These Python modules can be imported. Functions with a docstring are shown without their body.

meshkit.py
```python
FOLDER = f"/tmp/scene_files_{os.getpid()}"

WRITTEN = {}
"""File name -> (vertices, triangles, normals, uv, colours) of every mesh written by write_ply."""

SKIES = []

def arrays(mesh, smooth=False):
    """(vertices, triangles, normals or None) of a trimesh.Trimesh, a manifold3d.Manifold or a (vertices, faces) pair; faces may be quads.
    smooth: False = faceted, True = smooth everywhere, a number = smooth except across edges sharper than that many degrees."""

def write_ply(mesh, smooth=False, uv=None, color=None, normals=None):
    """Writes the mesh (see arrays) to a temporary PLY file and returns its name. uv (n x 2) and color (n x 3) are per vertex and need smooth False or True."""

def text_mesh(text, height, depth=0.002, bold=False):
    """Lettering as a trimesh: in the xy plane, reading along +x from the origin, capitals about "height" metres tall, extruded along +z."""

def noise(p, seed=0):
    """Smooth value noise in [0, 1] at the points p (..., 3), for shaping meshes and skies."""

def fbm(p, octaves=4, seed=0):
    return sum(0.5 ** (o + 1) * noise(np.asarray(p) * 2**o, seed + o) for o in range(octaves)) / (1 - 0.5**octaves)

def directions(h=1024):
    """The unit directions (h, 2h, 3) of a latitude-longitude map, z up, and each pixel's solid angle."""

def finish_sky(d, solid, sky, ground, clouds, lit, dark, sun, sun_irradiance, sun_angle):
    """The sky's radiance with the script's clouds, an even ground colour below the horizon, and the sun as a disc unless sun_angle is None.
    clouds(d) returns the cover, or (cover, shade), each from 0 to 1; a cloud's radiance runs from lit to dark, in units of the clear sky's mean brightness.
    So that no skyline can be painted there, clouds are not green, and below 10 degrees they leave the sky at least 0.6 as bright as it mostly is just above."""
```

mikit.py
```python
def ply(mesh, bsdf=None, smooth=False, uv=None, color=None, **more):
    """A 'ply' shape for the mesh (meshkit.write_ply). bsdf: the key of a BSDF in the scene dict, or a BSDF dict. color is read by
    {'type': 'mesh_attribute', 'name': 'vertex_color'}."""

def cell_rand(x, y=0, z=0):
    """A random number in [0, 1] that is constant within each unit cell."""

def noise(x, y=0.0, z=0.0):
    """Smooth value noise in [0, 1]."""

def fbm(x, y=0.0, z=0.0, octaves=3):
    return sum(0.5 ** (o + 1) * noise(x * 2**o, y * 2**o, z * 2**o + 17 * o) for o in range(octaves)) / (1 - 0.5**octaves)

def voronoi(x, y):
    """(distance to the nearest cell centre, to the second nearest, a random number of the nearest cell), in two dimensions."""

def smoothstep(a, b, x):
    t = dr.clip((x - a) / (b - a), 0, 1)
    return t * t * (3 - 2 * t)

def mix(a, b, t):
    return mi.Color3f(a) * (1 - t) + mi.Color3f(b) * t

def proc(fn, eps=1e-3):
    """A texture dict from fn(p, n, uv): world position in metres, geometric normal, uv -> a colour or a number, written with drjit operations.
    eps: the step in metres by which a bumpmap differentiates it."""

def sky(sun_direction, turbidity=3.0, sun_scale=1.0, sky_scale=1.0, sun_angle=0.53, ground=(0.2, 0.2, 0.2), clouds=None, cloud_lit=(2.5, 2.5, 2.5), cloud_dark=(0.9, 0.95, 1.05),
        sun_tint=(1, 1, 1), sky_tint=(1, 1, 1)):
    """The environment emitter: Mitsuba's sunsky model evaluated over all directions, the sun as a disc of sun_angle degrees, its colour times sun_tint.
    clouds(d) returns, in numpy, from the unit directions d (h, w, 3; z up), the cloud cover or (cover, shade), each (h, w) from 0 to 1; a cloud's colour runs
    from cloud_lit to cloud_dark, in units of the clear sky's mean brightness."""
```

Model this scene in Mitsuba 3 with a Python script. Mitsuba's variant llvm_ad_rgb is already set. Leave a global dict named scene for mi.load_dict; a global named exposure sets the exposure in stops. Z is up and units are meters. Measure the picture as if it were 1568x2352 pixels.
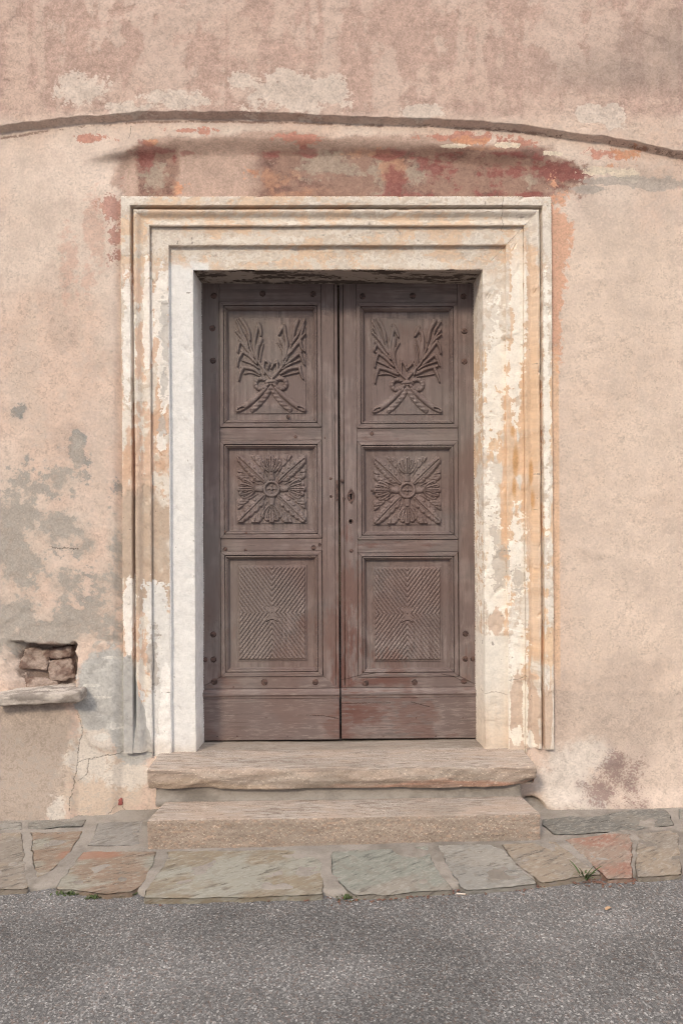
import math
import numpy as np, trimesh, shapely
from shapely.geometry import Polygon, Point, LineString
from scipy.spatial import Delaunay
import drjit as dr, mitsuba as mi
import mikit, meshkit
from mikit import smoothstep, mix, cell_rand

# ----------------------------------------------------------------- camera, sky, exposure
F = 1719.0                                   # focal length in reference units (picture 1568 x 2352)
EYE = np.array([0.0, -3.6, 1.45])
YAW, ROLL = 0.80 * math.pi / 180, 0.30 * math.pi / 180
FWD = np.array([math.sin(YAW), math.cos(YAW), 0])
RH = np.array([math.cos(YAW), -math.sin(YAW), 0])
UP = np.array([0, 0, 1.0]) * math.cos(ROLL) + RH * math.sin(ROLL)
RT = RH * math.cos(ROLL) - np.array([0, 0, 1.0]) * math.sin(ROLL)
T = mi.ScalarTransform4f
exposure = 2.62
SUN = (-0.37, -0.78, 0.56)
scene, labels = {'type': 'scene'}, {}
scene['camera'] = {'type': 'perspective', 'fov': 2 * math.degrees(math.atan(784 / F)), 'fov_axis': 'x', 'near_clip': 0.02, 'far_clip': 400.0,
                   'to_world': T().look_at(origin=EYE.tolist(), target=(EYE + FWD).tolist(), up=UP.tolist())}


def overcast(d):
    """A closed cloud deck, three times as bright overhead as at the horizon."""
    up = np.clip(d[..., 2], 0, 1)
    return np.ones_like(up), 1 - up


scene['sky_light'] = mikit.sky(SUN, turbidity=3, sun_scale=0.28, sky_scale=1.0, sun_angle=10, clouds=overcast,
                               cloud_lit=(3.9, 3.93, 4.04), cloud_dark=(0.72, 0.73, 0.75), sun_tint=(0.95, 1.0, 1.10))
rng = np.random.default_rng(7)


def W(px, py, Y=0.0):
    """A measured point of the elevation: the place on the upright plane y = Y."""
    d = FWD + RT * (px - 784) / F + UP * (1176 - py) / F
    return EYE + d * (Y - EYE[1]) / d[1]


def Gp(px, py, plane):
    """A measured point of the ground: the place on the plane z = a + b x + c y."""
    a, b, c = plane
    d = FWD + RT * (px - 784) / F + UP * (1176 - py) / F
    t = (a + b * EYE[0] + c * EYE[1] - EYE[2]) / (d[2] - b * d[0] - c * d[1])
    return EYE + d * t


ARCH_TOP = np.array([(-200, 330), (0, 304), (117.6, 288), (199.6, 278), (335, 267.5), (560, 266), (690, 269.5), (826, 276), (968, 278), (1100, 284), (1188, 290), (1296, 306), (1450, 328.5), (1568, 352), (1768, 400)], float)
PX = 3.6 / F                                  # metres per reference unit on the wall
PAVE = (0.031, 0.013, 0.004)                 # top of the flagstones
ROAD = (0.012, 0.013, 0.004)


def plane_z(pl, x, y):
    return pl[0] + pl[1] * x + pl[2] * y


# ----------------------------------------------------------------- texture helpers
def noise2(x, y, s=0):
    x, y = mi.Float(x), mi.Float(y)
    ix, iy = dr.floor(x), dr.floor(y)
    fx, fy = x - ix, y - iy
    fx, fy = fx * fx * (3 - 2 * fx), fy * fy * (3 - 2 * fy)
    return dr.lerp(dr.lerp(cell_rand(ix, iy, s), cell_rand(ix + 1, iy, s), fx), dr.lerp(cell_rand(ix, iy + 1, s), cell_rand(ix + 1, iy + 1, s), fx), fy)


def brk(x, z, f, o=5, g=0.8, s=0):
    """Noise with strong fine detail, turned against the axes: 0 on average."""
    x, z = 0.83 * x + 0.56 * z, 0.83 * z - 0.56 * x
    return sum(g ** k * (noise2(x * f * 2 ** k + 5.3 * k, z * f * 2 ** k + 8.1 * k, s + k) - 0.5) for k in range(o)) / sum(g ** k for k in range(o)) * 1.7


def fbm2(x, y, o=3, s=0):
    return sum(0.5 ** (k + 1) * noise2(x * 2 ** k + 7.3 * k, y * 2 ** k + 3.1 * k, s + k) for k in range(o)) / (1 - 0.5 ** o)


def blobs(x, z, items):
    """The largest of several ellipses' fields: 1 at a centre, 0 on an outline."""
    f = mi.Float(-9)
    for (px, py, rx, ry) in items:
        c = W(px, py)
        f = dr.maximum(f, 1 - dr.sqrt(dr.square((x - float(c[0])) / (rx * PX)) + dr.square((z - float(c[2])) / (ry * PX))))
    return f


def lines(x, z, polys):
    """Distance in metres to several polylines."""
    d = mi.Float(9)
    for poly in polys:
        q = [W(*a)[[0, 2]] for a in poly]
        for a, b in zip(q[:-1], q[1:]):
            e = b - a
            t = dr.clip(((x - float(a[0])) * float(e[0]) + (z - float(a[1])) * float(e[1])) / float(e @ e), 0, 1)
            d = dr.minimum(d, dr.sqrt(dr.square(x - float(a[0]) - t * float(e[0])) + dr.square(z - float(a[1]) - t * float(e[1]))))
    return d


def band(v, a, b, w):
    return smoothstep(a - w, a + w, v) * (1 - smoothstep(b - w, b + w, v))


ZT = lambda py: float(W(784, py)[2])
XT = lambda px: float(W(px, 1100)[0])


def wall_color(p, n, uv):
    x, z = p.x, p.z
    zn = z + dr.select(z > 2.5, mi.Float(-0.8), mi.Float(0.8)) * p.y
    big = brk(x, zn, 1.6, 4, 0.6, 11) + 0.5
    mid = brk(x, zn, 7, 6, 0.72, 23)
    fine = brk(x, zn, 32, 4, 0.85, 31)
    streak = fbm2(x * 22, zn * 2.5, 3, 41) - 0.5
    grain = noise2(x * 170, zn * 170, 5) - 0.5
    hs = fbm2(x * 9, zn * 30, 3, 51) - 0.5
    rough = mid * 1.3 + fine * 0.6 + grain * 0.2
    # the peach limewash of the wall
    c = mix((0.595, 0.46, 0.39), (0.63, 0.525, 0.462), smoothstep(0.3, 0.7, big))
    c = mix(c, (0.53, 0.425, 0.375), smoothstep(0.0, 0.35, mid + fine * 0.9) * 0.55)
    c = mix(c, (0.64, 0.52, 0.44), smoothstep(XT(1250), XT(1330), x) * smoothstep(ZT(480), ZT(560), z) * 0.7)
    c = mix(c, (0.57, 0.475, 0.41), smoothstep(0.0, 0.25, streak + mid * 0.5) * 0.4)
    # grey weathering grains in soft drifts
    c = mix(c, (0.42, 0.345, 0.305), smoothstep(0.02, 0.22, fine + grain * 0.5 + mid * 0.7) * 0.36)
    c = mix(c, (0.44, 0.34, 0.29), smoothstep(-0.1, 0.5, blobs(x, z, [(140, 655, 75, 60), (150, 760, 50, 60), (160, 1010, 40, 50)]) + rough * 0.5) * 0.4)
    # rosy tone above the arch and on the frieze
    c = mix(c, (0.46, 0.335, 0.29), smoothstep(ZT(300), ZT(255), z) * (0.6 + 0.5 * smoothstep(-0.1, 0.15, streak + mid)))
    frieze = smoothstep(-0.03, 0.10, blobs(x, z, [(420, 400, 170, 90), (640, 395, 260, 95), (900, 400, 320, 95), (1150, 410, 190, 85)]) + mid * 0.25)
    c = mix(c, (0.425, 0.305, 0.255), frieze * 0.92)
    m = blobs(x, z, [(200, 215, 75, 40), (392, 238, 90, 30), (293, 256, 50, 22), (660, 225, 110, 52), (748, 208, 40, 30), (968, 266, 65, 18), (1366, 275, 70, 30), (560, 200, 40, 30)])
    c = mix(c, (0.57, 0.50, 0.45), smoothstep(-0.02, 0.12, m + rough * 0.9 - 0.12) * 0.75)
    c = mix(c, (0.25, 0.205, 0.185), smoothstep(0.0, 0.9, blobs(x, z, [(1430, 170, 260, 80), (1560, 120, 260, 150)]) + rough * 0.35) * 0.55)
    # band below the arch
    m = blobs(x, z, [(218, 318, 60, 14), (430, 300, 60, 10), (691, 318, 60, 16), (1060, 316, 130, 16), (1190, 330, 60, 14), (1390, 355, 80, 26)])
    c = mix(c, (0.44, 0.20, 0.155), smoothstep(0.0, 0.18, m + rough * 1.3 - 0.28) * 0.8)
    m = blobs(x, z, [(347, 327, 18, 9), (640, 398, 60, 34), (1080, 325, 60, 12), (1000, 395, 60, 40), (880, 385, 50, 40), (1430, 352, 60, 20), (1400, 385, 50, 14), (730, 435, 80, 20), (370, 425, 45, 25)])
    c = mix(c, (0.52, 0.265, 0.165), smoothstep(0.0, 0.2, m + rough * 1.2 - 0.2) * 0.8)
    # faded painted frieze: brown ground, grey losses, wine red remains
    fx, fz = x + 0.05 * mid, z + 0.03 * mid
    fr = dr.maximum(band(fx, XT(596), XT(1262), 0.05) * band(fz, ZT(470), ZT(338), 0.02), band(fx, XT(318), XT(408), 0.02) * band(fz, ZT(452), ZT(338), 0.03))
    fr = dr.maximum(fr, smoothstep(-0.2, 0.4, blobs(x, z, [(1270, 400, 90, 40)]) + rough))
    c = mix(c, mix((0.285, 0.180, 0.145), (0.19, 0.108, 0.092), smoothstep(-0.16, 0.16, mid + hs * 0.6)), fr * 0.95)
    m = blobs(x, z, [(360, 395, 46, 44), (760, 375, 120, 46), (850, 400, 70, 60), (960, 395, 80, 34), (1210, 410, 50, 25)])
    c = mix(c, (0.35, 0.285, 0.235), fr * smoothstep(0.05, 0.45, m * 0.6 + mid * 1.2 + hs * 0.8 + fine * 0.4) * 0.8)
    m = blobs(x, z, [(640, 400, 60, 36), (840, 350, 80, 20), (700, 440, 80, 18), (1090, 340, 90, 14), (905, 380, 40, 40)])
    c = mix(c, (0.40, 0.225, 0.155), fr * smoothstep(0.05, 0.45, m * 0.7 + mid * 1.2 + fine * 0.4 - hs * 0.4 - 0.1) * 0.75)
    m = blobs(x, z, [(330, 355, 24, 30), (398, 360, 20, 40), (365, 345, 60, 12), (660, 346, 70, 12), (880, 350, 70, 14), (905, 415, 40, 40),
                     (1010, 385, 48, 66), (1065, 425, 60, 30), (1135, 392, 46, 66), (1195, 385, 70, 34), (1270, 392, 56, 36), (1325, 398, 44, 18), (1205, 445, 80, 14), (760, 452, 160, 8)])
    c = mix(c, (0.235, 0.088, 0.080), dr.maximum(fr, 0.7) * smoothstep(0.0, 0.42, m * 0.8 + mid * 1.3 + hs * 0.9 + streak * 0.9 + fine * 0.35 - 0.10) * 0.85)
    m = band(z, ZT(468), ZT(455), 0.004) * band(x, XT(283), XT(1255), 0.01)
    c = mix(c, (0.31, 0.13, 0.11), m * smoothstep(-0.25, 0.1, hs + fine) * 0.8)
    d = lines(x, z + 0.012 * mid, [[(px, py + 11.5) for px, py in ARCH_TOP[1:-1]]])
    c = mix(c, (0.20, 0.125, 0.105), (1 - smoothstep(0.002, 0.010, d)) * smoothstep(-0.2, 0.1, mid + fine) * 0.75)
    # red remains beside the door surround
    m = blobs(x, z, [(278, 500, 16, 110), (262, 470, 34, 40), (268, 560, 22, 60)])
    c = mix(c, (0.38, 0.19, 0.16), smoothstep(0.0, 0.25, m + mid * 1.2 + fine * 1.6 - 0.35) * 0.75)
    m = blobs(x, z, [(215, 520, 34, 120), (170, 600, 28, 110), (205, 640, 24, 60)])
    c = mix(c, (0.50, 0.32, 0.26), smoothstep(-0.1, 0.4, m + streak * 1.3 + fine - 0.2) * 0.5)
    m = blobs(x, z, [(1272, 640, 26, 230), (1285, 560, 32, 130), (1275, 520, 30, 70)])
    c = mix(c, (0.56, 0.31, 0.21), smoothstep(0.0, 0.2, m + mid * 0.9 + fine * 0.8 - 0.08) * 0.75)
    m = band(x, XT(1262), XT(1284), 0.006) * smoothstep(ZT(1620), ZT(1500), z) * (1 - smoothstep(ZT(850), ZT(780), z))
    c = mix(c, (0.65, 0.43, 0.28), m * 0.65)
    m = blobs(x, z, [(1392, 393, 60, 13), (1430, 402, 34, 18), (1165, 334, 34, 8), (1273, 353, 28, 10), (1040, 336, 40, 6)])
    c = mix(c, (0.66, 0.58, 0.48), smoothstep(0.0, 0.15, m + rough * 0.8 - 0.05) * 0.85)
    m = blobs(x, z, [(1410, 415, 70, 12), (1350, 434, 40, 9), (1530, 425, 90, 14)])
    c = mix(c, (0.36, 0.325, 0.30), smoothstep(0.0, 0.15, m + rough * 0.9) * 0.75)
    # grey mould low on the left
    m = blobs(x, z, [(150, 1105, 56, 46), (180, 1045, 16, 50), (140, 1215, 110, 62), (205, 1250, 40, 46), (268, 1240, 34, 100), (255, 1350, 46, 110), (150, 1340, 50, 60),
                     (140, 1440, 150, 66), (240, 1440, 70, 70), (40, 1250, 110, 200), (30, 1420, 120, 120)])
    mould = smoothstep(-0.03, 0.30, m * 0.75 + mid * 1.9 + fine * 0.5 + grain * 0.3 - 0.22)
    c = mix(c, (0.255, 0.245, 0.235), mould * (0.80 + 0.5 * fine))
    c = mix(c, (0.43, 0.38, 0.335), smoothstep(0.0, 0.5, m + rough * 0.5) * 0.45)
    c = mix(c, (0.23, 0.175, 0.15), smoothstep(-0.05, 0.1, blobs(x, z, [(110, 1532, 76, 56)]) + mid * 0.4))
    # foot of the wall, left: brown render, white salts, cement repair
    c = mix(c, (0.405, 0.335, 0.29), smoothstep(-0.05, 0.15, blobs(x, z, [(90, 1740, 88, 150), (60, 1650, 120, 60), (20, 1760, 120, 150)]) + rough * 0.25))
    c = mix(c, (0.53, 0.435, 0.36), smoothstep(-0.1, 0.25, blobs(x, z, [(250, 1800, 95, 95), (200, 1760, 40, 90)]) + rough * 0.5) * 0.9)
    m = blobs(x, z, [(245, 1690, 70, 60), (225, 1745, 60, 46), (300, 1775, 60, 46), (140, 1850, 26, 34)])
    c = mix(c, (0.60, 0.555, 0.51), smoothstep(0.0, 0.25, m + rough * 0.9 - 0.05) * 0.8)
    c = mix(c, (0.27, 0.25, 0.235), smoothstep(0.16, 0.30, fine + grain * 0.6) * smoothstep(ZT(1640), ZT(1700), z) * smoothstep(XT(340), XT(300), x) * 0.5)
    m = blobs(x, z, [(258, 1565, 88, 80), (300, 1640, 60, 120), (236, 1612, 62, 72), (320, 1560, 40, 110), (312, 1722, 52, 40)])
    cem = smoothstep(0.0, 0.14, m + mid * 0.45 + fine * 0.25)
    c = mix(c, mix((0.385, 0.375, 0.365), (0.45, 0.44, 0.425), smoothstep(0.3, 0.7, fbm2(x * 9, z * 14, 2, 61))), cem)
    m = blobs(x, z, [(255, 1508, 14, 3), (215, 1571, 22, 3.5), (232, 1598, 30, 3), (264, 1664, 8, 12), (276, 1670, 12, 4), (240, 1690, 24, 12)])
    c = mix(c, (0.62, 0.60, 0.57), smoothstep(0.0, 0.2, m + rough * 0.7) * 0.7)
    # foot of the wall, right: damp line, salts, dark stain
    low = smoothstep(ZT(1588), ZT(1600), z + fine * 0.02)
    c = mix(c, (0.47, 0.385, 0.335), low * smoothstep(XT(1240), XT(1266), x) * 0.6)
    c = mix(c, (0.40, 0.325, 0.285), smoothstep(-0.1, 0.6, blobs(x, z, [(1285, 1640, 30, 90), (1420, 1560, 130, 60), (1440, 1680, 90, 90)]) + rough * 0.5) * 0.4)
    m = blobs(x, z, [(1295, 1780, 75, 75), (1340, 1840, 60, 30), (1350, 1730, 60, 40)])
    c = mix(c, (0.545, 0.495, 0.455), smoothstep(-0.05, 0.5, m + rough * 0.6) * 0.75)
    m = blobs(x, z, [(1375, 1808, 52, 36), (1408, 1770, 40, 52), (1440, 1790, 40, 60)])
    c = mix(c, (0.16, 0.105, 0.10), smoothstep(-0.25, 0.85, m + rough * 0.9 + grain * 0.7) * 0.8)
    # hairline cracks
    d = lines(x + fine * 0.012, z + mid * 0.03, [[(182, 1640), (196, 1668), (186, 1700), (182, 1765), (170, 1850)], [(182, 1745), (208, 1738), (262, 1733), (318, 1722)],
                                                 [(118, 1255), (150, 1258), (182, 1258)], [(302, 292), (298, 320)], [(208, 1740), (206, 1770), (186, 1790)], [(256, 1868), (272, 1845)],
                                                 [(300, 1868), (284, 1848)], [(118, 1478), (160, 1484), (176, 1474)]])
    c = mix(c, (0.10, 0.08, 0.07), (1 - smoothstep(0.0006, 0.0026, d)) * 0.75)
    return c * (1 + 0.30 * fine + 0.28 * grain)


def wall_relief(p, n, uv):
    x, z = p.x + p.y, p.z + dr.select(p.z > 2.5, mi.Float(-0.8), mi.Float(0.8)) * p.y
    mid = brk(p.x, z, 7, 6, 0.72, 23)
    layer = dr.maximum(smoothstep(ZT(330), ZT(290), p.z), smoothstep(XT(330), XT(280), x) * smoothstep(ZT(1000), ZT(1200), p.z))
    return 0.0012 * layer * smoothstep(0.05, 0.02, mid) + 0.0015 * brk(x, z, 45, 3, 0.7, 71) + 0.003 * brk(x, z, 11, 2, 0.5, 81) + 0.0007 * noise2(x * 230, z * 230, 91)


def stone_bsdf(color, relief, rough=0.85, eps=2e-3, spec=0.25):
    return {'type': 'twosided', 'bsdf': {'type': 'bumpmap', 'arbitrary': mikit.proc(relief, eps), 'scale': 1.0,
            'nested': {'type': 'principled', 'base_color': mikit.proc(color), 'roughness': rough, 'specular': spec}}}


def surround_color(p, n, uv):
    x, z = p.x, p.z
    xn = x + 0.8 * p.y
    mid = brk(xn, z, 8, 5, 0.7, 123)
    fine = brk(xn, z, 40, 3, 0.8, 131)
    streak = fbm2(xn * 50, z * 3, 3, 141) - 0.5
    hstreak = fbm2(x * 4, z * 26, 3, 146) - 0.5
    grain = noise2(xn * 200, z * 200, 15) - 0.5
    up = smoothstep(ZT(640), ZT(600), z)                      # the lintel
    left = 1 - smoothstep(XT(470), XT(500), x)
    right = smoothstep(XT(1060), XT(1090), x)
    inner_l = band(x, XT(388.5), XT(480), 0.002) * (1 - smoothstep(ZT(612), ZT(585), z + mid * 0.08))
    c = mix((0.60, 0.51, 0.43), (0.655, 0.59, 0.525), smoothstep(-0.2, 0.2, mid))
    # ochre showing through, in flakes
    och = smoothstep(0.03, 0.10, mid * 0.8 + fine * 0.5 + hstreak * 0.7)
    c = mix(c, (0.64, 0.46, 0.325), och * up * 0.75)
    c = mix(c, (0.70, 0.665, 0.62), smoothstep(0.02, 0.12, -mid * 1.1 + fine * 0.7) * 0.65)
    c = mix(c, (0.43, 0.37, 0.325), smoothstep(0.12, 0.26, fine * 1.1 + hstreak * 0.7) * up * 0.5)
    # left jamb
    hi = smoothstep(ZT(980), ZT(900), z)
    c = mix(c, (0.62, 0.44, 0.335), left * (1 - up) * smoothstep(0.0, 0.06, mid + streak * 0.6 - 0.02 + 0.22 * (1 - hi)) * 0.85)
    c = mix(c, (0.56, 0.375, 0.265), left * smoothstep(0.0, 0.2, blobs(x, z, [(374, 1070, 22, 50), (298, 1060, 14, 60), (300, 1005, 12, 60), (366, 950, 18, 70)]) + mid * 1.3 + fine * 0.5) * 0.7)
    c = mix(c, (0.46, 0.37, 0.30), left * smoothstep(0.0, 0.25, blobs(x, z, [(345, 1240, 62, 150), (300, 1240, 24, 130), (350, 1360, 60, 60)]) + mid * 0.6) * 0.85)
    c = mix(c, (0.78, 0.75, 0.715), left * smoothstep(0.0, 0.08, blobs(x, z, [(378, 850, 16, 90), (370, 1015, 12, 22), (298, 800, 14, 150), (340, 720, 10, 120), (300, 1400, 14, 70), (300, 1470, 12, 50), (372, 690, 18, 80)]) + mid * 0.9 + fine * 0.6) * 0.85)
    c = mix(c, (0.42, 0.40, 0.385), left * smoothstep(0.05, 0.2, blobs(x, z, [(382, 800, 10, 40), (375, 880, 8, 40), (378, 730, 12, 60), (372, 980, 10, 25)]) + mid * 1.2 + fine * 1.1 - 0.1) * 0.7)
    peel = smoothstep(0.0, 0.06, blobs(x, z, [(362, 1430, 34, 80), (372, 1540, 30, 130), (360, 1640, 34, 110), (366, 1700, 50, 60)]) + mid * 1.1 + fine * 0.4)
    c = mix(c, (0.66, 0.645, 0.63), left * peel)
    c = mix(c, (0.40, 0.36, 0.33), left * smoothstep(0.06, 0.2, blobs(x, z, [(356, 1440, 14, 30), (350, 1490, 9, 34), (354, 1560, 14, 40), (345, 1520, 10, 40)]) + mid * 1.2 + fine * 1.2 - 0.12) * 0.75)
    c = mix(c, (0.79, 0.765, 0.745), left * smoothstep(-0.02, 0.05, blobs(x, z, [(380, 1660, 16, 120), (375, 1720, 26, 40)]) + mid * 0.5))
    c = mix(c, (0.41, 0.40, 0.39), left * smoothstep(0.0, 0.05, blobs(x, z, [(298, 1660, 26, 170), (318, 1700, 22, 100), (328, 1722, 26, 60)]) + mid * 0.3))
    c = mix(c, mix((0.715, 0.705, 0.70), (0.69, 0.68, 0.678), smoothstep(-0.1, 0.2, mid)), inner_l)
    c = mix(c, (0.66, 0.645, 0.625), inner_l * smoothstep(0.2, 0.4, fine + streak * 0.4) * 0.25)
    # right jamb: vertical runs of ochre and rust over whitewash
    rl = right * (1 - smoothstep(ZT(640), ZT(560), z) * 0.5)
    c = mix(c, (0.67, 0.475, 0.32), rl * smoothstep(-0.04, 0.1, streak + mid * 0.9) * band(z, ZT(1560), ZT(780), 0.12) * 0.85)
    c = mix(c, (0.66, 0.47, 0.33), rl * smoothstep(0.0, 0.15, blobs(x, z, [(1220, 1100, 26, 420), (1170, 1000, 16, 260), (1162, 1250, 10, 320), (1225, 1330, 20, 260), (1180, 800, 10, 300), (1215, 700, 20, 170)]) + streak * 1.1 + mid * 0.7) * 0.75)
    c = mix(c, (0.80, 0.76, 0.70), rl * smoothstep(0.0, 0.07, blobs(x, z, [(1128, 900, 16, 70), (1140, 950, 18, 60), (1120, 960, 10, 60), (1143, 800, 22, 100), (1183, 860, 12, 90), (1130, 1210, 20, 150), (1140, 1380, 26, 90), (1190, 1280, 20, 90), (1250, 900, 8, 300), (1188, 1500, 20, 90), (1190, 680, 16, 150)]) + mid * 1.1 + fine * 0.9) * 0.85)
    c = mix(c, (0.44, 0.385, 0.34), rl * smoothstep(0.08, 0.2, blobs(x, z, [(1132, 1180, 16, 20), (1140, 1235, 14, 40), (1190, 1330, 16, 40), (1150, 1300, 20, 60)]) + mid * 1.1 + fine * 1.2 - 0.2) * 0.7)
    c = mix(c, (0.50, 0.27, 0.11), rl * smoothstep(0.1, 0.8, blobs(x, z, [(1177, 990, 9, 26), (1183, 1060, 13, 50), (1180, 1120, 8, 40), (1219, 1085, 8, 40), (1222, 1150, 8, 40)]) + streak * 0.8) * 0.75)
    c = mix(c, (0.52, 0.385, 0.30), rl * smoothstep(0.0, 0.1, blobs(x, z, [(1186, 1640, 22, 80), (1222, 1640, 16, 90), (1250, 1640, 12, 80), (1140, 1430, 26, 30)]) + streak * 1.1 + mid * 0.8) * 0.8)
    c = mix(c, (0.73, 0.675, 0.60), rl * smoothstep(0.0, 0.08, blobs(x, z, [(1205, 1650, 5, 100), (1188, 1690, 14, 22), (1215, 1700, 14, 20), (1168, 1640, 4, 90)]) + fine * 0.9))
    patch = band(x, XT(1095), XT(1166), 0.002) * smoothstep(ZT(1462), ZT(1468), z + mid * 0.02)
    c = mix(c, mix((0.70, 0.655, 0.60), (0.62, 0.52, 0.43), smoothstep(ZT(1560), ZT(1720), z + streak * 0.25)), patch)
    dirt = smoothstep(ZT(1690), ZT(1722), z + mid * 0.08)
    c = mix(c, (0.52, 0.45, 0.385), dirt * 0.5)
    d = lines(x + fine * 0.01, z + mid * 0.02, [[(1116, 1595), (1140, 1592), (1166, 1596)], [(1170, 1562), (1190, 1560), (1206, 1552)], [(1152, 530), (1150, 460)]])
    c = mix(c, (0.20, 0.15, 0.12), (1 - smoothstep(0.0006, 0.0024, d)) * 0.7)
    c = mix(c, (0.16, 0.13, 0.115), smoothstep(0.52, 0.58, noise2(xn * 70, z * 70, 77) - 0.5 + fine * 0.35) * 0.6)
    return c * (1 + 0.16 * fine + 0.13 * grain)


def surround_relief(p, n, uv):
    x, z = p.x + 0.8 * p.y, p.z
    mid = brk(x, z, 8, 5, 0.7, 123)
    clean = band(p.x, XT(388.5), XT(480), 0.002) * (1 - smoothstep(ZT(612), ZT(585), p.z))
    return 0.0024 * smoothstep(0.06, 0.01, mid) * (1 - clean) + 0.0013 * brk(x, z, 55, 3, 0.7, 171) + 0.003 * brk(x, z, 14, 2, 0.5, 181) + 0.0005 * noise2(x * 240, z * 240, 191)


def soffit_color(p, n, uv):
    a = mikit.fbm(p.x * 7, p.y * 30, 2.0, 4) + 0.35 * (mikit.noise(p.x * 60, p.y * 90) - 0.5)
    return mix((0.085, 0.068, 0.060), (0.32, 0.275, 0.245), smoothstep(0.38, 0.62, a))


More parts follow.
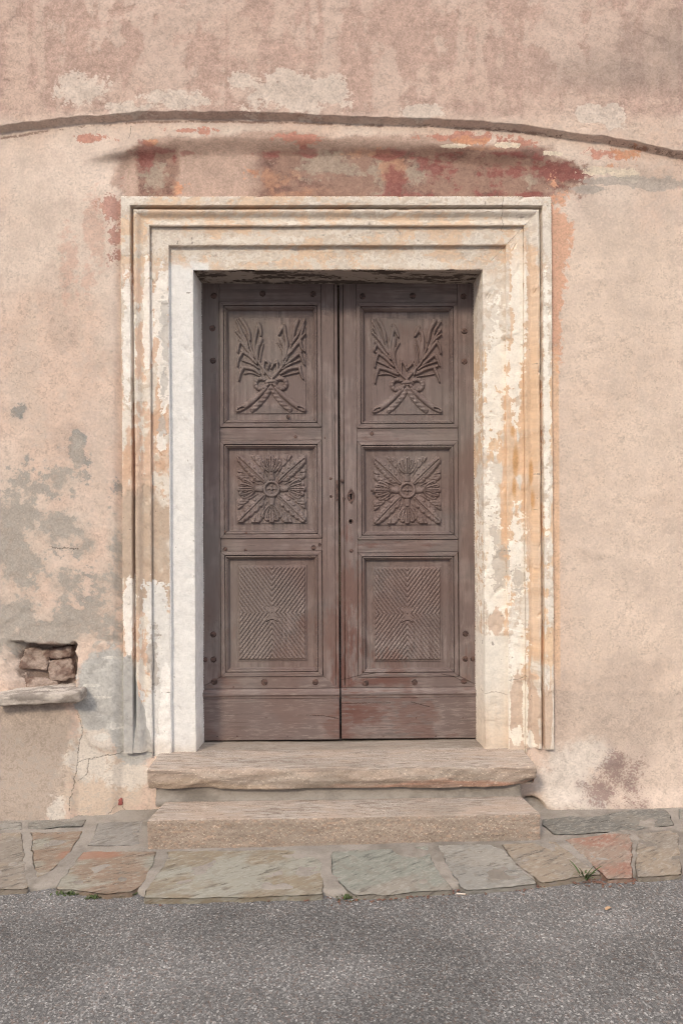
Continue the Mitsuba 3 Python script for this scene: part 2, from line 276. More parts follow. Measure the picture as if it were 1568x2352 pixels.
def step_color(p, n, uv):
    x, y, z = p.x, p.y, p.z
    mid = mikit.fbm(x * 5, y * 9, z * 9, 3) - 0.5
    fol = fbm2(x * 9 + y * 6, (y + z * 1.4) * 55, 3, 201) - 0.5
    sp = 0.55 * mikit.noise(x * 150, y * 150, z * 150) + 0.45 * mikit.noise(x * 320, y * 320, z * 320)
    sp2 = 0.6 * mikit.noise(x * 130 + 9, y * 130, z * 130) + 0.4 * mikit.noise(x * 260 + 9, y * 260, z * 260)
    top = smoothstep(0.5, 0.9, dr.abs(n.z))
    c = mix((0.385, 0.305, 0.255), (0.35, 0.295, 0.255), smoothstep(-0.15, 0.2, mid + fol * 0.5))
    c = mix(c, (0.335, 0.290, 0.262), top * smoothstep(-0.3, 0.2, fol + mid) * 0.85)
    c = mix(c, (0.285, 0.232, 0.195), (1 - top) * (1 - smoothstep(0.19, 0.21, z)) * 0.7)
    c = mix(c, (0.33, 0.26, 0.215), smoothstep(0.08, 0.3, fol) * 0.55)
    tf = fbm2(x * 24 + y * 9, y * 110, 4, 207) - 0.5
    c = mix(c, (0.205, 0.165, 0.14), top * smoothstep(0.0, 0.28, tf + 0.5 * mid) * 0.75)
    c = mix(c, (0.47, 0.42, 0.375), top * smoothstep(0.04, 0.3, -tf) * 0.5)
    wu = mi.Float(z)
    up = smoothstep(0.19, 0.21, wu)
    red = smoothstep(-0.1, 0.35, blobs(x, z, [(960, 1782, 220, 24), (1160, 1785, 120, 26), (880, 1790, 100, 22)]) + mid * 1.5 + fol * 0.5)
    c = mix(c, (0.43, 0.235, 0.17), red * up * (1 - top) * 0.75)
    c = mix(c, (0.41, 0.32, 0.245), smoothstep(0.0, 0.3, blobs(x, z, [(420, 1780, 120, 34), (560, 1790, 120, 26)]) + mid) * up * (1 - top) * 0.6)
    # lower riser: coarse dark and rust flecks
    rough = (1 - top) * (1 - up)
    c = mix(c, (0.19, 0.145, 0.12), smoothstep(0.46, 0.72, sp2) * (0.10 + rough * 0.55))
    c = mix(c, (0.45, 0.30, 0.225), smoothstep(0.58, 0.80, mikit.noise(x * 100, y * 100, z * 100 + 5)) * rough * 0.5)
    c = mix(c, (0.66, 0.57, 0.48), smoothstep(0.62, 0.82, sp) * (0.3 + 0.4 * (1 - top)))
    c = mix(c, (0.14, 0.115, 0.10), smoothstep(0.38, 0.18, sp) * 0.6)
    c = mix(c, (0.24, 0.23, 0.20), smoothstep(0.0, 0.4, blobs(x, z, [(620, 1930, 60, 14), (880, 1932, 120, 12), (400, 1934, 90, 10), (1130, 1925, 60, 8)]) + mid * 1.3) * 0.5)
    big = mikit.fbm(x * 2.3, y * 6, z * 6, 3) - 0.5
    crack = smoothstep(0.15, 0.24, fbm2(x * 2.6, (z + 0.35 * y) * 60, 4, 205) - 0.5) * (1 - top) * smoothstep(0.19, 0.21, z)
    c = mix(c, (0.15, 0.115, 0.10), crack * 0.45)
    c = mix(c, (0.21, 0.18, 0.155), smoothstep(0.0, 0.35, big + mid * 0.5) * 0.5)
    c = mix(c, (0.22, 0.19, 0.165), top * smoothstep(0.02, 0.10, y + 0.03 * mid) * 0.5)
    return c * (1 + 0.25 * fol)


def step_relief(p, n, uv):
    return 0.0028 * mikit.fbm(p.x * 60, p.y * 60, p.z * 60, 3) + 0.003 * mikit.fbm(p.x * 14, p.y * 40, p.z * 40, 2)


TINTS = [((0.30, 0.285, 0.245), (0.27, 0.20, 0.155)),      # 0 green grey and rust
         ((0.325, 0.315, 0.275), (0.27, 0.225, 0.17)),     # 1 pale green with brown
         ((0.255, 0.262, 0.235), (0.29, 0.265, 0.235)),    # 2 green grey
         ((0.275, 0.265, 0.25), (0.315, 0.295, 0.27)),     # 3 grey
         ((0.31, 0.255, 0.205), (0.27, 0.235, 0.205)),     # 4 tan and rust
         ((0.32, 0.185, 0.145), (0.31, 0.235, 0.195)),     # 5 rust red
         ((0.175, 0.17, 0.16), (0.23, 0.215, 0.195)),      # 6 dark slate
         ((0.285, 0.265, 0.25), (0.255, 0.235, 0.22))]     # 7 mortar coloured


def flag_color(p, n, uv):
    k, r = uv.x, uv.y
    x, y = p.x, p.y + 1.3 * p.z
    a, b = mi.Color3f(0.3), mi.Color3f(0.3)
    for i, (t, q) in enumerate(TINTS):
        on = dr.abs(k - i) < 0.5
        a, b = dr.select(on, mi.Color3f(t), a), dr.select(on, mi.Color3f(q), b)
    ang = 0.25 + 0.5 * r
    u, v = x * dr.cos(ang) + y * dr.sin(ang), y * dr.cos(ang) - x * dr.sin(ang)
    big = fbm2(u * 5 + r * 9, v * 7, 3, 211)
    fol = 0.6 * fbm2(u * 16, v * 75, 3, 221) + 0.4 * fbm2(u * 40, v * 160, 3, 222) - 0.5
    fine = fbm2(u * 60, v * 170, 2, 231) - 0.5
    c = mix(a, b, smoothstep(0.40, 0.62, big + fol * 0.25)) * 0.86
    c = mix(c, c * 0.42, smoothstep(0.0, 0.3, fol + fine * 0.4) * 0.85)
    c = mix(c, (0.42, 0.40, 0.365), smoothstep(-0.05, 0.4, fine - fol * 0.5) * 0.4)
    c = mix(c, (0.19, 0.165, 0.14), smoothstep(0.08, 0.4, brk(x, y, 40, 3, 0.8, 8)) * 0.4)
    rust = smoothstep(-0.1, 0.3, 1 - dr.sqrt(dr.square((x + 1.02) / 0.15) + dr.square((y + 0.42) / 0.055)) + fol * 0.8)
    c = mix(c, (0.30, 0.145, 0.10), rust * 0.6)
    return c * (1.0 + 0.25 * fol)


def flag_relief(p, n, uv):
    ang = 0.25 + 0.5 * uv.y
    u, v = p.x * dr.cos(ang) + p.y * dr.sin(ang), p.y * dr.cos(ang) - p.x * dr.sin(ang)
    return 0.0035 * fbm2(u * 12, v * 45, 3, 241) + 0.0015 * fbm2(u * 60, v * 130, 2, 251)


def mortar_color(p, n, uv):
    a = mikit.fbm(p.x * 11, p.y * 14, p.z * 11, 4) - 0.5
    g = mikit.noise(p.x * 180, p.y * 180, p.z * 180) - 0.5
    c = mix((0.245, 0.220, 0.200), (0.325, 0.293, 0.266), smoothstep(-0.2, 0.2, a))
    c = mix(c, (0.20, 0.175, 0.155), smoothstep(0.12, 0.3, a + g * 0.5) * 0.5)
    c = mix(c, (0.15, 0.132, 0.115), smoothstep(0.0, 0.3, brk(p.x, p.y + p.z, 3.2, 5, 0.75, 217)) * 0.6)
    return c * (0.92 + 0.25 * g)


def mortar_relief(p, n, uv):
    return 0.004 * mikit.fbm(p.x * 30, p.y * 30, p.z * 30, 3) + 0.0008 * mikit.noise(p.x * 220, p.y * 220, p.z * 220)


def asphalt_color(p, n, uv):
    x, y = p.x, p.y
    d1, d2, r = mikit.voronoi(x * 185, y * 185)
    e1, e2, q = mikit.voronoi(x * 105 + 40, y * 105)
    big = fbm2(x * 3, y * 4, 3, 261) - 0.5
    c = mix((0.095, 0.093, 0.095), (0.205, 0.20, 0.202), r)
    c = mix(c, (0.37, 0.36, 0.36), smoothstep(0.72, 0.98, r) * 0.45)
    c = mix(c, (0.40, 0.39, 0.39), smoothstep(0.94, 0.96, q) * smoothstep(0.42, 0.30, e1))
    c = mix(c, (0.20, 0.125, 0.095), smoothstep(0.86, 0.9, cell_rand(r * 977, q * 0 + 3)) * 0.35)
    c = mix(c, (0.035, 0.032, 0.031), smoothstep(0.10, 0.0, d2 - d1) * 0.75)
    edge = -0.005 * 0
    return c * (1 + 0.7 * big)


def asphalt_relief(p, n, uv):
    d1, d2, r = mikit.voronoi(p.x * 185, p.y * 185)
    return 0.0035 * dr.minimum(d2 - d1, 0.5) + 0.002 * r


def wood_color(p, n, uv):
    u, v = uv.x, uv.y
    x, z = p.x, p.z
    gr = fbm2(u * 4, v * 95, 3, 301) - 0.5
    fl = 0.5 * fbm2(u * 9, v * 130, 4, 311) + 0.5 * fbm2(u * 30, v * 90, 3, 312) - 0.5
    mid = brk(x, z, 5, 4, 0.6, 321) * 0.8
    fine = noise2(u * 40, v * 420, 331) - 0.5
    low = smoothstep(ZT(1250), ZT(1640), z)
    seam = blobs(x, z, [(795, 1480, 60, 420), (800, 1230, 40, 220), (880, 1000, 80, 16), (890, 1255, 110, 18), (800, 1660, 120, 60), (1000, 1255, 50, 18), (900, 1590, 140, 16)])
    wear = dr.clip(0.10 + 0.45 * low + 0.75 * dr.clip(seam, 0, 1), 0, 1.2)
    c = mix((0.166, 0.125, 0.120), (0.228, 0.180, 0.174), smoothstep(-0.15, 0.2, mid + gr * 0.6))
    c = mix(c, (0.115, 0.097, 0.095), smoothstep(0.02, 0.2, mid - gr * 0.3) * 0.55)
    c = mix(c, (0.27, 0.230, 0.218), smoothstep(0.0, 0.34, fl * 0.8 + mid * 0.3 + fine * 0.2 + 0.08 * low) * (0.25 + 0.60 * low))
    c = mix(c, (0.13, 0.060, 0.050), smoothstep(0.02, 0.26, mid * 0.75 + fl * 0.7 + (wear - 0.55) * 0.42) * (0.35 + 0.5 * wear))
    c = mix(c, (0.055, 0.040, 0.036), smoothstep(0.16, 0.34, gr + fine * 0.2) * 0.4)
    c = mix(c, (0.20, 0.172, 0.162), smoothstep(-0.1, 0.3, brk(x + 7, z, 2.2, 3, 0.5, 361)) * 0.45)
    c = mix(c, (0.165, 0.105, 0.092), smoothstep(0.0, 0.3, brk(x + 3, z + 2, 3.1, 3, 0.5, 371)) * 0.4)
    d = lines(x, z + 0.004 * gr, [[(783, 1644), (830, 1642), (905, 1642)], [(955, 1640), (1000, 1652)], [(700, 1672), (748, 1674), (778, 1680)], [(783, 1589), (830, 1575), (868, 1570)], [(1030, 1572), (1058, 1578), (1088, 1594)]])
    c = mix(c, (0.035, 0.024, 0.022), (1 - smoothstep(0.0006, 0.0030, d)) * 0.8)
    return c * (1 + 0.18 * gr + 0.10 * fine)


def wood_relief(p, n, uv):
    return 0.0005 * fbm2(uv.x * 5, uv.y * 140, 3, 341) + 0.0004 * noise2(uv.x * 40, uv.y * 420, 351)


def iron_color(p, n, uv):
    a = mikit.fbm(p.x * 90, p.y * 90, p.z * 90, 3)
    return mix((0.050, 0.031, 0.029), (0.125, 0.074, 0.064), smoothstep(0.35, 0.65, a))


def brick_color(p, n, uv):
    return mix((0.24, 0.060, 0.058), (0.34, 0.12, 0.105), mikit.fbm(p.x * 60, p.y * 60, p.z * 60, 3))


def rubble_color(p, n, uv):
    a = mikit.fbm(p.x * 22, p.y * 22, p.z * 22, 4)
    c = mix((0.185, 0.125, 0.105), (0.36, 0.285, 0.25), smoothstep(0.35, 0.62, a))
    return c * (0.8 + 0.4 * mikit.noise(p.x * 150, p.y * 150, p.z * 150))


def ledge_color(p, n, uv):
    a = mikit.fbm(p.x * 14, p.y * 30, p.z * 40, 4)
    c = mix((0.24, 0.21, 0.19), (0.44, 0.395, 0.36), smoothstep(0.35, 0.62, a))
    return c * (0.85 + 0.3 * mikit.noise(p.x * 150, p.y * 150, p.z * 150))


scene['wall_bsdf'] = stone_bsdf(wall_color, wall_relief)
scene['surround_bsdf'] = stone_bsdf(surround_color, surround_relief, 0.8)
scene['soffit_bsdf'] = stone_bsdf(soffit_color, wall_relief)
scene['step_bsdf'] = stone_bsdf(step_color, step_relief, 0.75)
scene['flag_bsdf'] = stone_bsdf(flag_color, flag_relief, 0.7)
scene['mortar_bsdf'] = stone_bsdf(mortar_color, mortar_relief, 0.9)
scene['asphalt_bsdf'] = stone_bsdf(asphalt_color, asphalt_relief, 0.75, 1e-3)
scene['wood_bsdf'] = stone_bsdf(wood_color, wood_relief, 0.62, 1e-3)
scene['carved_wood_bsdf'] = {'type': 'twosided', 'bsdf': {'type': 'principled', 'base_color': mikit.proc(wood_color), 'roughness': 0.62, 'specular': 0.25}}
scene['iron_bsdf'] = {'type': 'twosided', 'bsdf': {'type': 'principled', 'base_color': mikit.proc(iron_color), 'roughness': 0.6, 'metallic': 0.25}}
scene['brick_bsdf'] = {'type': 'twosided', 'bsdf': {'type': 'principled', 'base_color': mikit.proc(brick_color), 'roughness': 0.9}}
scene['rubble_bsdf'] = stone_bsdf(rubble_color, step_relief, 0.9)
scene['ledge_bsdf'] = stone_bsdf(ledge_color, step_relief, 0.85)


def plain(name, color, rough=0.9):
    scene[name] = {'type': 'twosided', 'bsdf': {'type': 'principled', 'base_color': {'type': 'rgb', 'value': list(color)}, 'roughness': rough}}


plain('black_bsdf', (0.012, 0.010, 0.010))
plain('body_bsdf', (0.30, 0.25, 0.22))
plain('dry_leaf_bsdf', (0.42, 0.28, 0.18))
plain('pale_stick_bsdf', (0.60, 0.52, 0.46))
plain('litter_bsdf', (0.16, 0.085, 0.065))
plain('leaf_bsdf', (0.055, 0.085, 0.030), 0.6)
plain('moss_bsdf', (0.060, 0.085, 0.028), 0.8)

# ----------------------------------------------------------------- mesh helpers
used = {}


def key(name):
    used[name] = used.get(name, -1) + 1
    return name if used[name] == 0 else f'{name}_{used[name]:03d}'


def tag(k, label=None, category=None, group=None, kind=None):
    labels[k] = {a: b for a, b in (('label', label), ('category', category), ('group', group), ('kind', kind)) if b}
    return k


def add(name, mesh, bsdf, smooth=False, **more):
    k = key(name)
    scene[k] = mikit.ply(mesh, bsdf, smooth, **more)
    return k


def quads(nr, nc, mask=None):
    i, j = np.meshgrid(np.arange(nr - 1), np.arange(nc - 1), indexing='ij')
    if mask is not None:
        i, j = i[mask], j[mask]
    a = (i * nc + j).ravel()
    return np.stack([a, a + 1, a + nc + 1, a + nc], 1)


def sst(a, b, x):
    t = np.clip((x - a) / (b - a), 0, 1)
    return t * t * (3 - 2 * t)


def n3(x, y, z, s=0):
    x, y, z = np.broadcast_arrays(x, y, z)
    return meshkit.fbm(np.stack([0.80 * x + 0.36 * y + 0.48 * z, -0.60 * x + 0.48 * y + 0.64 * z, 0.80 * y - 0.60 * z], -1) + 3.3, 3, s) - 0.5


def uvs(vertices, axis, off=0.0):
    u, v = (vertices[:, 2], vertices[:, 0]) if axis == 'v' else (vertices[:, 0], vertices[:, 2])
    return np.stack([u + off, v + 0.7 * vertices[:, 1] + off * 1.7], 1)


def inset(poly, d):
    p = np.asarray(poly, float)
    area = 0.5 * np.sum(p[:, 0] * np.roll(p[:, 1], -1) - np.roll(p[:, 0], -1) * p[:, 1])
    if area < 0:
        p = p[::-1]
    n = len(p)
    out = []
    for i in range(n):
        a, b, c = p[i - 1], p[i], p[(i + 1) % n]
        e1, e2 = (b - a) / np.linalg.norm(b - a), (c - b) / np.linalg.norm(c - b)
        n1, n2 = np.array([-e1[1], e1[0]]), np.array([-e2[1], e2[0]])
        out.append(b + d * (n1 + n2) / (1 + n1 @ n2))
    return np.array(out)


def plank(poly, yf, thick, bevel=0.002, seam=0.0008):
    """A board whose outline is a convex polygon of (x, z), its bevelled front at y = yf."""
    o = inset(poly, seam)
    f = inset(o, bevel)
    n = len(o)
    rings = [np.c_[o[:, 0], np.full(n, yf + thick), o[:, 1]], np.c_[o[:, 0], np.full(n, yf + bevel), o[:, 1]], np.c_[f[:, 0], np.full(n, yf), f[:, 1]]]
    v, faces = [], []
    for r0, r1 in zip(rings[:-1], rings[1:]):
        for i in range(n):
            j = (i + 1) % n
            b = len(v)
            v += [r0[i], r0[j], r1[j], r1[i]]
            faces += [[b, b + 1, b + 2], [b, b + 2, b + 3]]
    b = len(v)
    v += list(rings[2])
    faces += [[b, b + i, b + i + 1] for i in range(1, n - 1)]
    return np.array(v), np.array(faces)


def wood(name, mesh, axis='v', smooth=False, bsdf='wood_bsdf'):
    v, f = mesh
    return add(name, (v, f), bsdf, smooth, uv=uvs(np.asarray(v), axis, float(rng.uniform(0, 9))))


def rounded_block(lx, ly, lz, r, step, amp, seed, freq=9.0):
    """A worn block: an even grid over a box, its edges rounded and its faces uneven."""
    def face(axis, sign):
        o = [k for k in range(3) if k != axis]
        L = [lx, ly, lz]
        a = np.linspace(-L[o[0]] / 2, L[o[0]] / 2, max(2, int(L[o[0]] / step) + 1))
        b = np.linspace(-L[o[1]] / 2, L[o[1]] / 2, max(2, int(L[o[1]] / step) + 1))
        A, B = np.meshgrid(a, b, indexing='ij')
        v = np.zeros((A.size, 3))
        v[:, o[0]], v[:, o[1]], v[:, axis] = A.ravel(), B.ravel(), sign * L[axis] / 2
        q = quads(len(a), len(b))
        if (sign > 0) != (axis != 1):
            q = q[:, ::-1]
        return trimesh.Trimesh(v, np.vstack([q[:, [0, 1, 2]], q[:, [0, 2, 3]]]), process=False)
    m = trimesh.util.concatenate([face(a, s) for a in range(3) for s in (-1, 1)])
    m.merge_vertices()
    v = np.array(m.vertices)
    h = np.array([lx, ly, lz]) / 2 - r
    c = np.clip(v, -h, h)
    d = v - c
    ln = np.linalg.norm(d, axis=1, keepdims=True)
    dirn = d / np.maximum(ln, 1e-9)
    v = c + dirn * r
    w = v * freq + seed * 3.7
    disp = amp * (2 * (meshkit.fbm(w, 4, seed) - 0.5) + 0.6 * (meshkit.fbm(w * 4, 2, seed + 5) - 0.5))
    m.vertices = v + dirn * disp[:, None]
    return m


# ----------------------------------------------------------------- the wall
HOOD = np.array([(-200, 420), (120, 385), (178, 374), (250, 358), (317, 344), (420, 331), (560, 326), (826, 327), (968, 333), (1043, 342), (1155, 351), (1320, 367), (1450, 380), (1800, 420)], float)


def grid_axis(a, b, step, must):
    s = np.unique(np.round(np.r_[np.arange(a, b + step / 2, step), must], 5))
    keep = [s[0]]
    for q in s[1:]:
        if q - keep[-1] > 0.3 * step or any(abs(q - m) < 1e-6 for m in must):
            keep.append(q)
    return np.array(keep)


OPEN_L, OPEN_R, OPEN_T = float(W(446, 1100, 0.02)[0]), float(W(1110.5, 1100, 0.02)[0]), float(W(784, 618.5, 0.02)[2])
FLOOR_Z = 0.297
S = PX                                        # profile units
HOLE = (OPEN_L - 150 * S, OPEN_R + 143 * S, FLOOR_Z - 0.012, OPEN_T + 147 * S)
gx = grid_axis(-2.15, 2.15, 0.0085, [HOLE[0], HOLE[1]])
zs = np.unique(np.r_[grid_axis(-0.10, 3.10, 0.0085, [HOLE[2], HOLE[3]]), np.arange(3.10, 3.42, 0.0028), np.arange(3.42, 4.353, 0.0085), 4.352])
X, Z = np.meshgrid(gx, zs, indexing='ij')
dpx = 784 + (X / PX) - math.tan(YAW) * F + 0.0 * Z       # elevation coordinates in reference units
dpy = 1176 - (Z - EYE[2]) / PX
dpx = dpx - (dpy - 1176) * -0.00524 * 1.0
dpy = dpy - (dpx - 784) * 0.00524


def depth(px, py, X, Z):
    at, ho = np.interp(px, ARCH_TOP[:, 0], ARCH_TOP[:, 1]), np.interp(px, HOOD[:, 0], HOOD[:, 1])
    wob = 5 * n3(X * 2.2, 0, Z * 2.2, 3)
    y = np.zeros_like(X)
    # left field stands forward and slopes back to the surround; right field is nearly flush
    y -= 0.026 * (1 - sst(262, 290, px)) * sst(300, 470, py)
    y -= 0.006 * sst(1270, 1400, px)
    # recess under the hood, fading downwards and to both ends
    ends = sst(180, 330, px) * (1 - sst(1120, 1330, px))
    ragged = wob + 7 * n3(X * 9, 0, Z * 9, 22) + 4 * n3(X * 30, 0, Z * 30, 23)
    below = sst(-10, 26, py - ho - 0.7 * ragged)
    fade = 1 - 0.55 * sst(0, 130, py - ho)
    y += ends * below * fade * (0.030 + 0.02 * n3(X * 3, 1, 0, 24)) * (1 - sst(455, 520, py))
    y += (1 - sst(290, 330, px)) * sst(180, 260, px) * sst(0, 16, py - ho - wob) * (1 - sst(30, 90, py - ho)) * 0.014
    # band below the arch
    y -= 0.008 * np.sin(np.pi * np.clip((py - at - 12) / np.maximum(ho - at + 14, 20), 0, 1)) * sst(150, 300, px)
    # the upper wall overhangs at the arched edge
    chip = 6 * n3(X * 14, 0, Z * 14, 19) + 5 * n3(X * 40, 0, Z * 40, 21)
    y -= 0.036 * (1 - np.clip((py - at - 0.8 * wob - chip) / (9 + 3 * n3(X * 3, 2, 0, 20)), 0, 1))
    # left pier below the ledge, and the wall's foot spreading out
    y -= 0.022 * (1 - sst(170, 190, px + 6 * n3(X * 8, 0, Z * 8, 5) * 2)) * sst(1600, 1625, py)
    y -= 0.030 * sst(1700, 1860, py) * (px < 400)
    y -= 0.055 * sst(1690, 1850, py) * sst(1180, 1260, px)
    y -= 0.040 * sst(1800, 1845, py) * sst(1215, 1260, px)
    # cement repair lies a little proud
    r = np.sqrt(((px - 262) / 85) ** 2 + ((py - 1595) / 125) ** 2) + 0.5 * n3(X * 8, 0, Z * 8, 9)
    y -= 0.007 * (1 - sst(0.95, 1.02, r))
    # broken niche above the ledge
    r = np.maximum(np.abs((px - 100) / 82), np.abs((py - 1535) / 60)) + 0.5 * n3(X * 8, 0, Z * 8, 12) + 0.25 * n3(X * 30, 0, Z * 30, 13) + 0.18 * sst(1500, 1590, py) * (px - 60) / 122 * 0
    y += 0.085 * (1 - sst(0.90, 1.0, r)) * sst(15, 85, px)
    y += (1 - sst(0.85, 0.95, r)) * 0.03 * n3(X * 25, 0, Z * 25, 14)
    # losses of the topcoat
    flake = n3(X * 6, 0, Z * 6, 15) + 0.4 * n3(X * 22, 0, Z * 22, 16)
    y += 0.0025 * sst(0.12, 0.16, flake) * (sst(1000, 1300, py) * (px < 300) + (py < 300) * 0.6)
    # little hollow beside the lower step
    r = np.sqrt(((px - 1222) / 20) ** 2 + ((py - 1842) / 14) ** 2)
    y += 0.10 * (1 - sst(0.6, 1.1, r))
    # hand of the plasterer
    y += 0.010 * n3(X * 3.1, 0, Z * 2.4, 1) + 0.0042 * n3(X * 14, 0, Z * 16, 2) + 0.0022 * n3(X * 45, 0, Z * 45, 4)
    return y


Y = depth(dpx, dpy, X, Z)
cx, cz = 0.5 * (gx[:-1] + gx[1:]), 0.5 * (zs[:-1] + zs[1:])
CX, CZ = np.meshgrid(cx, cz, indexing='ij')
keep = ~((CX > HOLE[0]) & (CX < HOLE[1]) & (CZ > HOLE[2]) & (CZ < HOLE[3]))
keep |= (CZ < FLOOR_Z + 0.022) & ((CX < OPEN_L - 97 * S) | (CX > OPEN_R + 94 * S))
fq = quads(len(gx), len(zs), keep)[:, ::-1]
V = np.stack([X, Y, Z], -1).reshape(-1, 3)
wall = trimesh.Trimesh(V, np.vstack([fq[:, [0, 1, 2]], fq[:, [0, 2, 3]]]), process=False)
wall.remove_unreferenced_vertices()
tag(key('plaster_wall'), 'weathered peach plaster wall with a shallow arched moulding, grey mould and faded red paint', 'wall')
add('plaster_wall__render', wall, 'wall_bsdf', True)


def sheet(x0, x1, z0, z1, y):
    return (np.array([[x0, y, z0], [x1, y, z0], [x1, y, z1], [x0, y, z1]], float), np.array([[0, 1, 2], [0, 2, 3]]))


def join(*ms):
    v, f, k = [], [], 0
    for a, b in ms:
        v.append(a)
        f.append(b + k)
        k += len(a)
    return np.vstack(v), np.vstack(f)


# the building goes on to both sides, upwards and behind
add('plaster_wall__render', join(sheet(-9, -2.148, -0.5, 6.0, -0.03), sheet(2.148, 9, -0.5, 6.0, -0.012), sheet(-2.148, 2.148, 4.35, 6.0, -0.052)), 'wall_bsdf')
body = trimesh.creation.box((18, 7.5, 7.5))
body.apply_translation((0, 4.35, 2.25))
hole = (np.abs(body.face_normals[:, 1] + 1) > 1e-3)
body.update_faces(hole)
add('plaster_wall__building_body', body, 'body_bsdf')

# ledge, rubble and brick laid bare in the wall
led = rounded_block(0.42, 0.20, 0.052, 0.014, 0.009, 0.008, 3, 16)
led.apply_transform(trimesh.transformations.rotation_matrix(math.radians(-3), [0, 1, 0]))
led.apply_translation(W(95, 1597, -0.05) + [0, 0.02, 0])
tag(add('plaster_wall__stone_ledge', led, 'ledge_bsdf', 28), 'rough grey stone ledge jutting from the wall below a broken niche')
for (px, py, lx, lz, s) in ((82, 1508, 0.17, 0.10, 1), (148, 1534, 0.12, 0.10, 2), (108, 1570, 0.15, 0.07, 4), (50, 1560, 0.12, 0.09, 5), (148, 1494, 0.10, 0.05, 6)):
    b = rounded_block(lx, 0.12, lz, 0.010, 0.008, 0.020, s, 17)
    b.apply_transform(trimesh.transformations.rotation_matrix(0.15 * math.sin(s * 2.1), [0, 1, 0]))
    b.apply_translation(W(px, py, 0.085))
    add('plaster_wall__rubble_stone', b, 'rubble_bsdf', 22)
b = rounded_block(0.024, 0.02, 0.034, 0.006, 0.004, 0.006, 11, 60)
q = W(276, 1841, -0.03)
q[1] = Y[np.abs(gx - q[0]).argmin(), np.abs(zs - q[2]).argmin()] + 0.0075
b.apply_translation(q)
tag(add('plaster_wall__exposed_brick', b, 'brick_bsdf', 50), 'small chip of red brick showing through the plaster')

# ----------------------------------------------------------------- door surround
DOOR_Y = 0.235
PROFILE = {'inner_band': [(0, 0.036), (0, 0.0275), (0.8, 0.026), (54.2, 0.026), (54.3, 0.05)],
           'flat_band': [(54.3, 0.06), (54.3, 0.0045), (55.2, 0.003), (94.5, 0.003), (95.5, 0.03)],
           'ogee_moulding': [(95.5, 0.06), (95.5, -0.0155), (96.5, -0.017), (101, -0.0165), (106, -0.009), (111, -0.005), (116, -0.009), (120, -0.020), (124, -0.027), (128, -0.0275), (130.5, -0.023), (131, 0.012)],
           'fillet': [(131, 0.06), (131.0, 0.010), (136.8, 0.010), (137.4, -0.035), (138.4, -0.0365), (156.6, -0.0365), (157.8, -0.035), (158, 0.06)]}


def strip(profile, side, step=0.012):
    """One moulding run along a jamb or the lintel, mitred at the corners, with the unevenness of plaster run by hand."""
    pr = []
    for (s0, y0), (s1, y1) in zip(profile[:-1], profile[1:]):
        n = max(1, int(abs(s1 - s0) * S / 0.012))
        pr += [(s0 + (s1 - s0) * k / n, y0 + (y1 - y0) * k / n) for k in range(n)]
    pr = np.array(pr + [profile[-1]])
    s, y = pr[:, 0] * S, pr[:, 1]
    L = (OPEN_T - FLOOR_Z) if side != 'top' else OPEN_R - OPEN_L
    n = int(L / step) + 1
    t = np.linspace(0, 1, n)[:, None]
    kx = 0.965 if side == 'right' else 1.0
    if side == 'top':
        sl, sr = s, s * 0.965
        x = (OPEN_L - sl) + (OPEN_R + sr - OPEN_L + sl) * t
        z = OPEN_T + s[None] + 0 * t
    else:
        zf = FLOOR_Z - 0.02 + 0.032 * (s[None] > 96 * S)
        z = zf + (OPEN_T + s[None] - zf) * t
        x = (OPEN_L - s[None] if side == 'left' else OPEN_R + s[None] * kx) + 0 * t
    yy = y[None] + 0 * t
    vis = (yy < 0.034)
    wx = 0.006 * n3(x * 2.1, 1, z * 2.1, 31) + 0.003 * n3(x * 22, 2, z * 22, 32)
    wy = 0.008 * n3(x * 2.3, 4, z * 2.3, 33) + 0.0035 * n3(x * 26, 5, z * 26, 34)
    # chips along the arrises
    ch = np.clip(n3(x * 30, 6, z * 30, 35) - 0.17, 0, 1)
    y2 = yy + (wy + ch * 0.05) * vis
    if side == 'left':                        # cement smeared over the foot of the mouldings
        foot = sst(ZT(1600), ZT(1712), z) * sst(OPEN_L - 105 * S, OPEN_L - 122 * S, x)
        y2 = y2 * (1 - foot) + np.minimum(y2, -0.030 + 0.5 * wy) * foot * vis + y2 * foot * (~vis)
    nick = 0.022 * np.clip(n3(x * 16, 8, 2, 37) + 0.4 * n3(x * 60, 8, 3, 38) - 0.10, 0, 1) * (np.abs(s[None] / S) < 1.0) if side == 'top' else 0
    v = np.stack([x + wx, y2, z + (wx + nick if side == 'top' else 0)], -1).reshape(-1, 3)
    q = quads(n, len(s))
    m = trimesh.Trimesh(v, np.vstack([q[:, [0, 1, 2]], q[:, [0, 2, 3]]]), process=False)
    return m


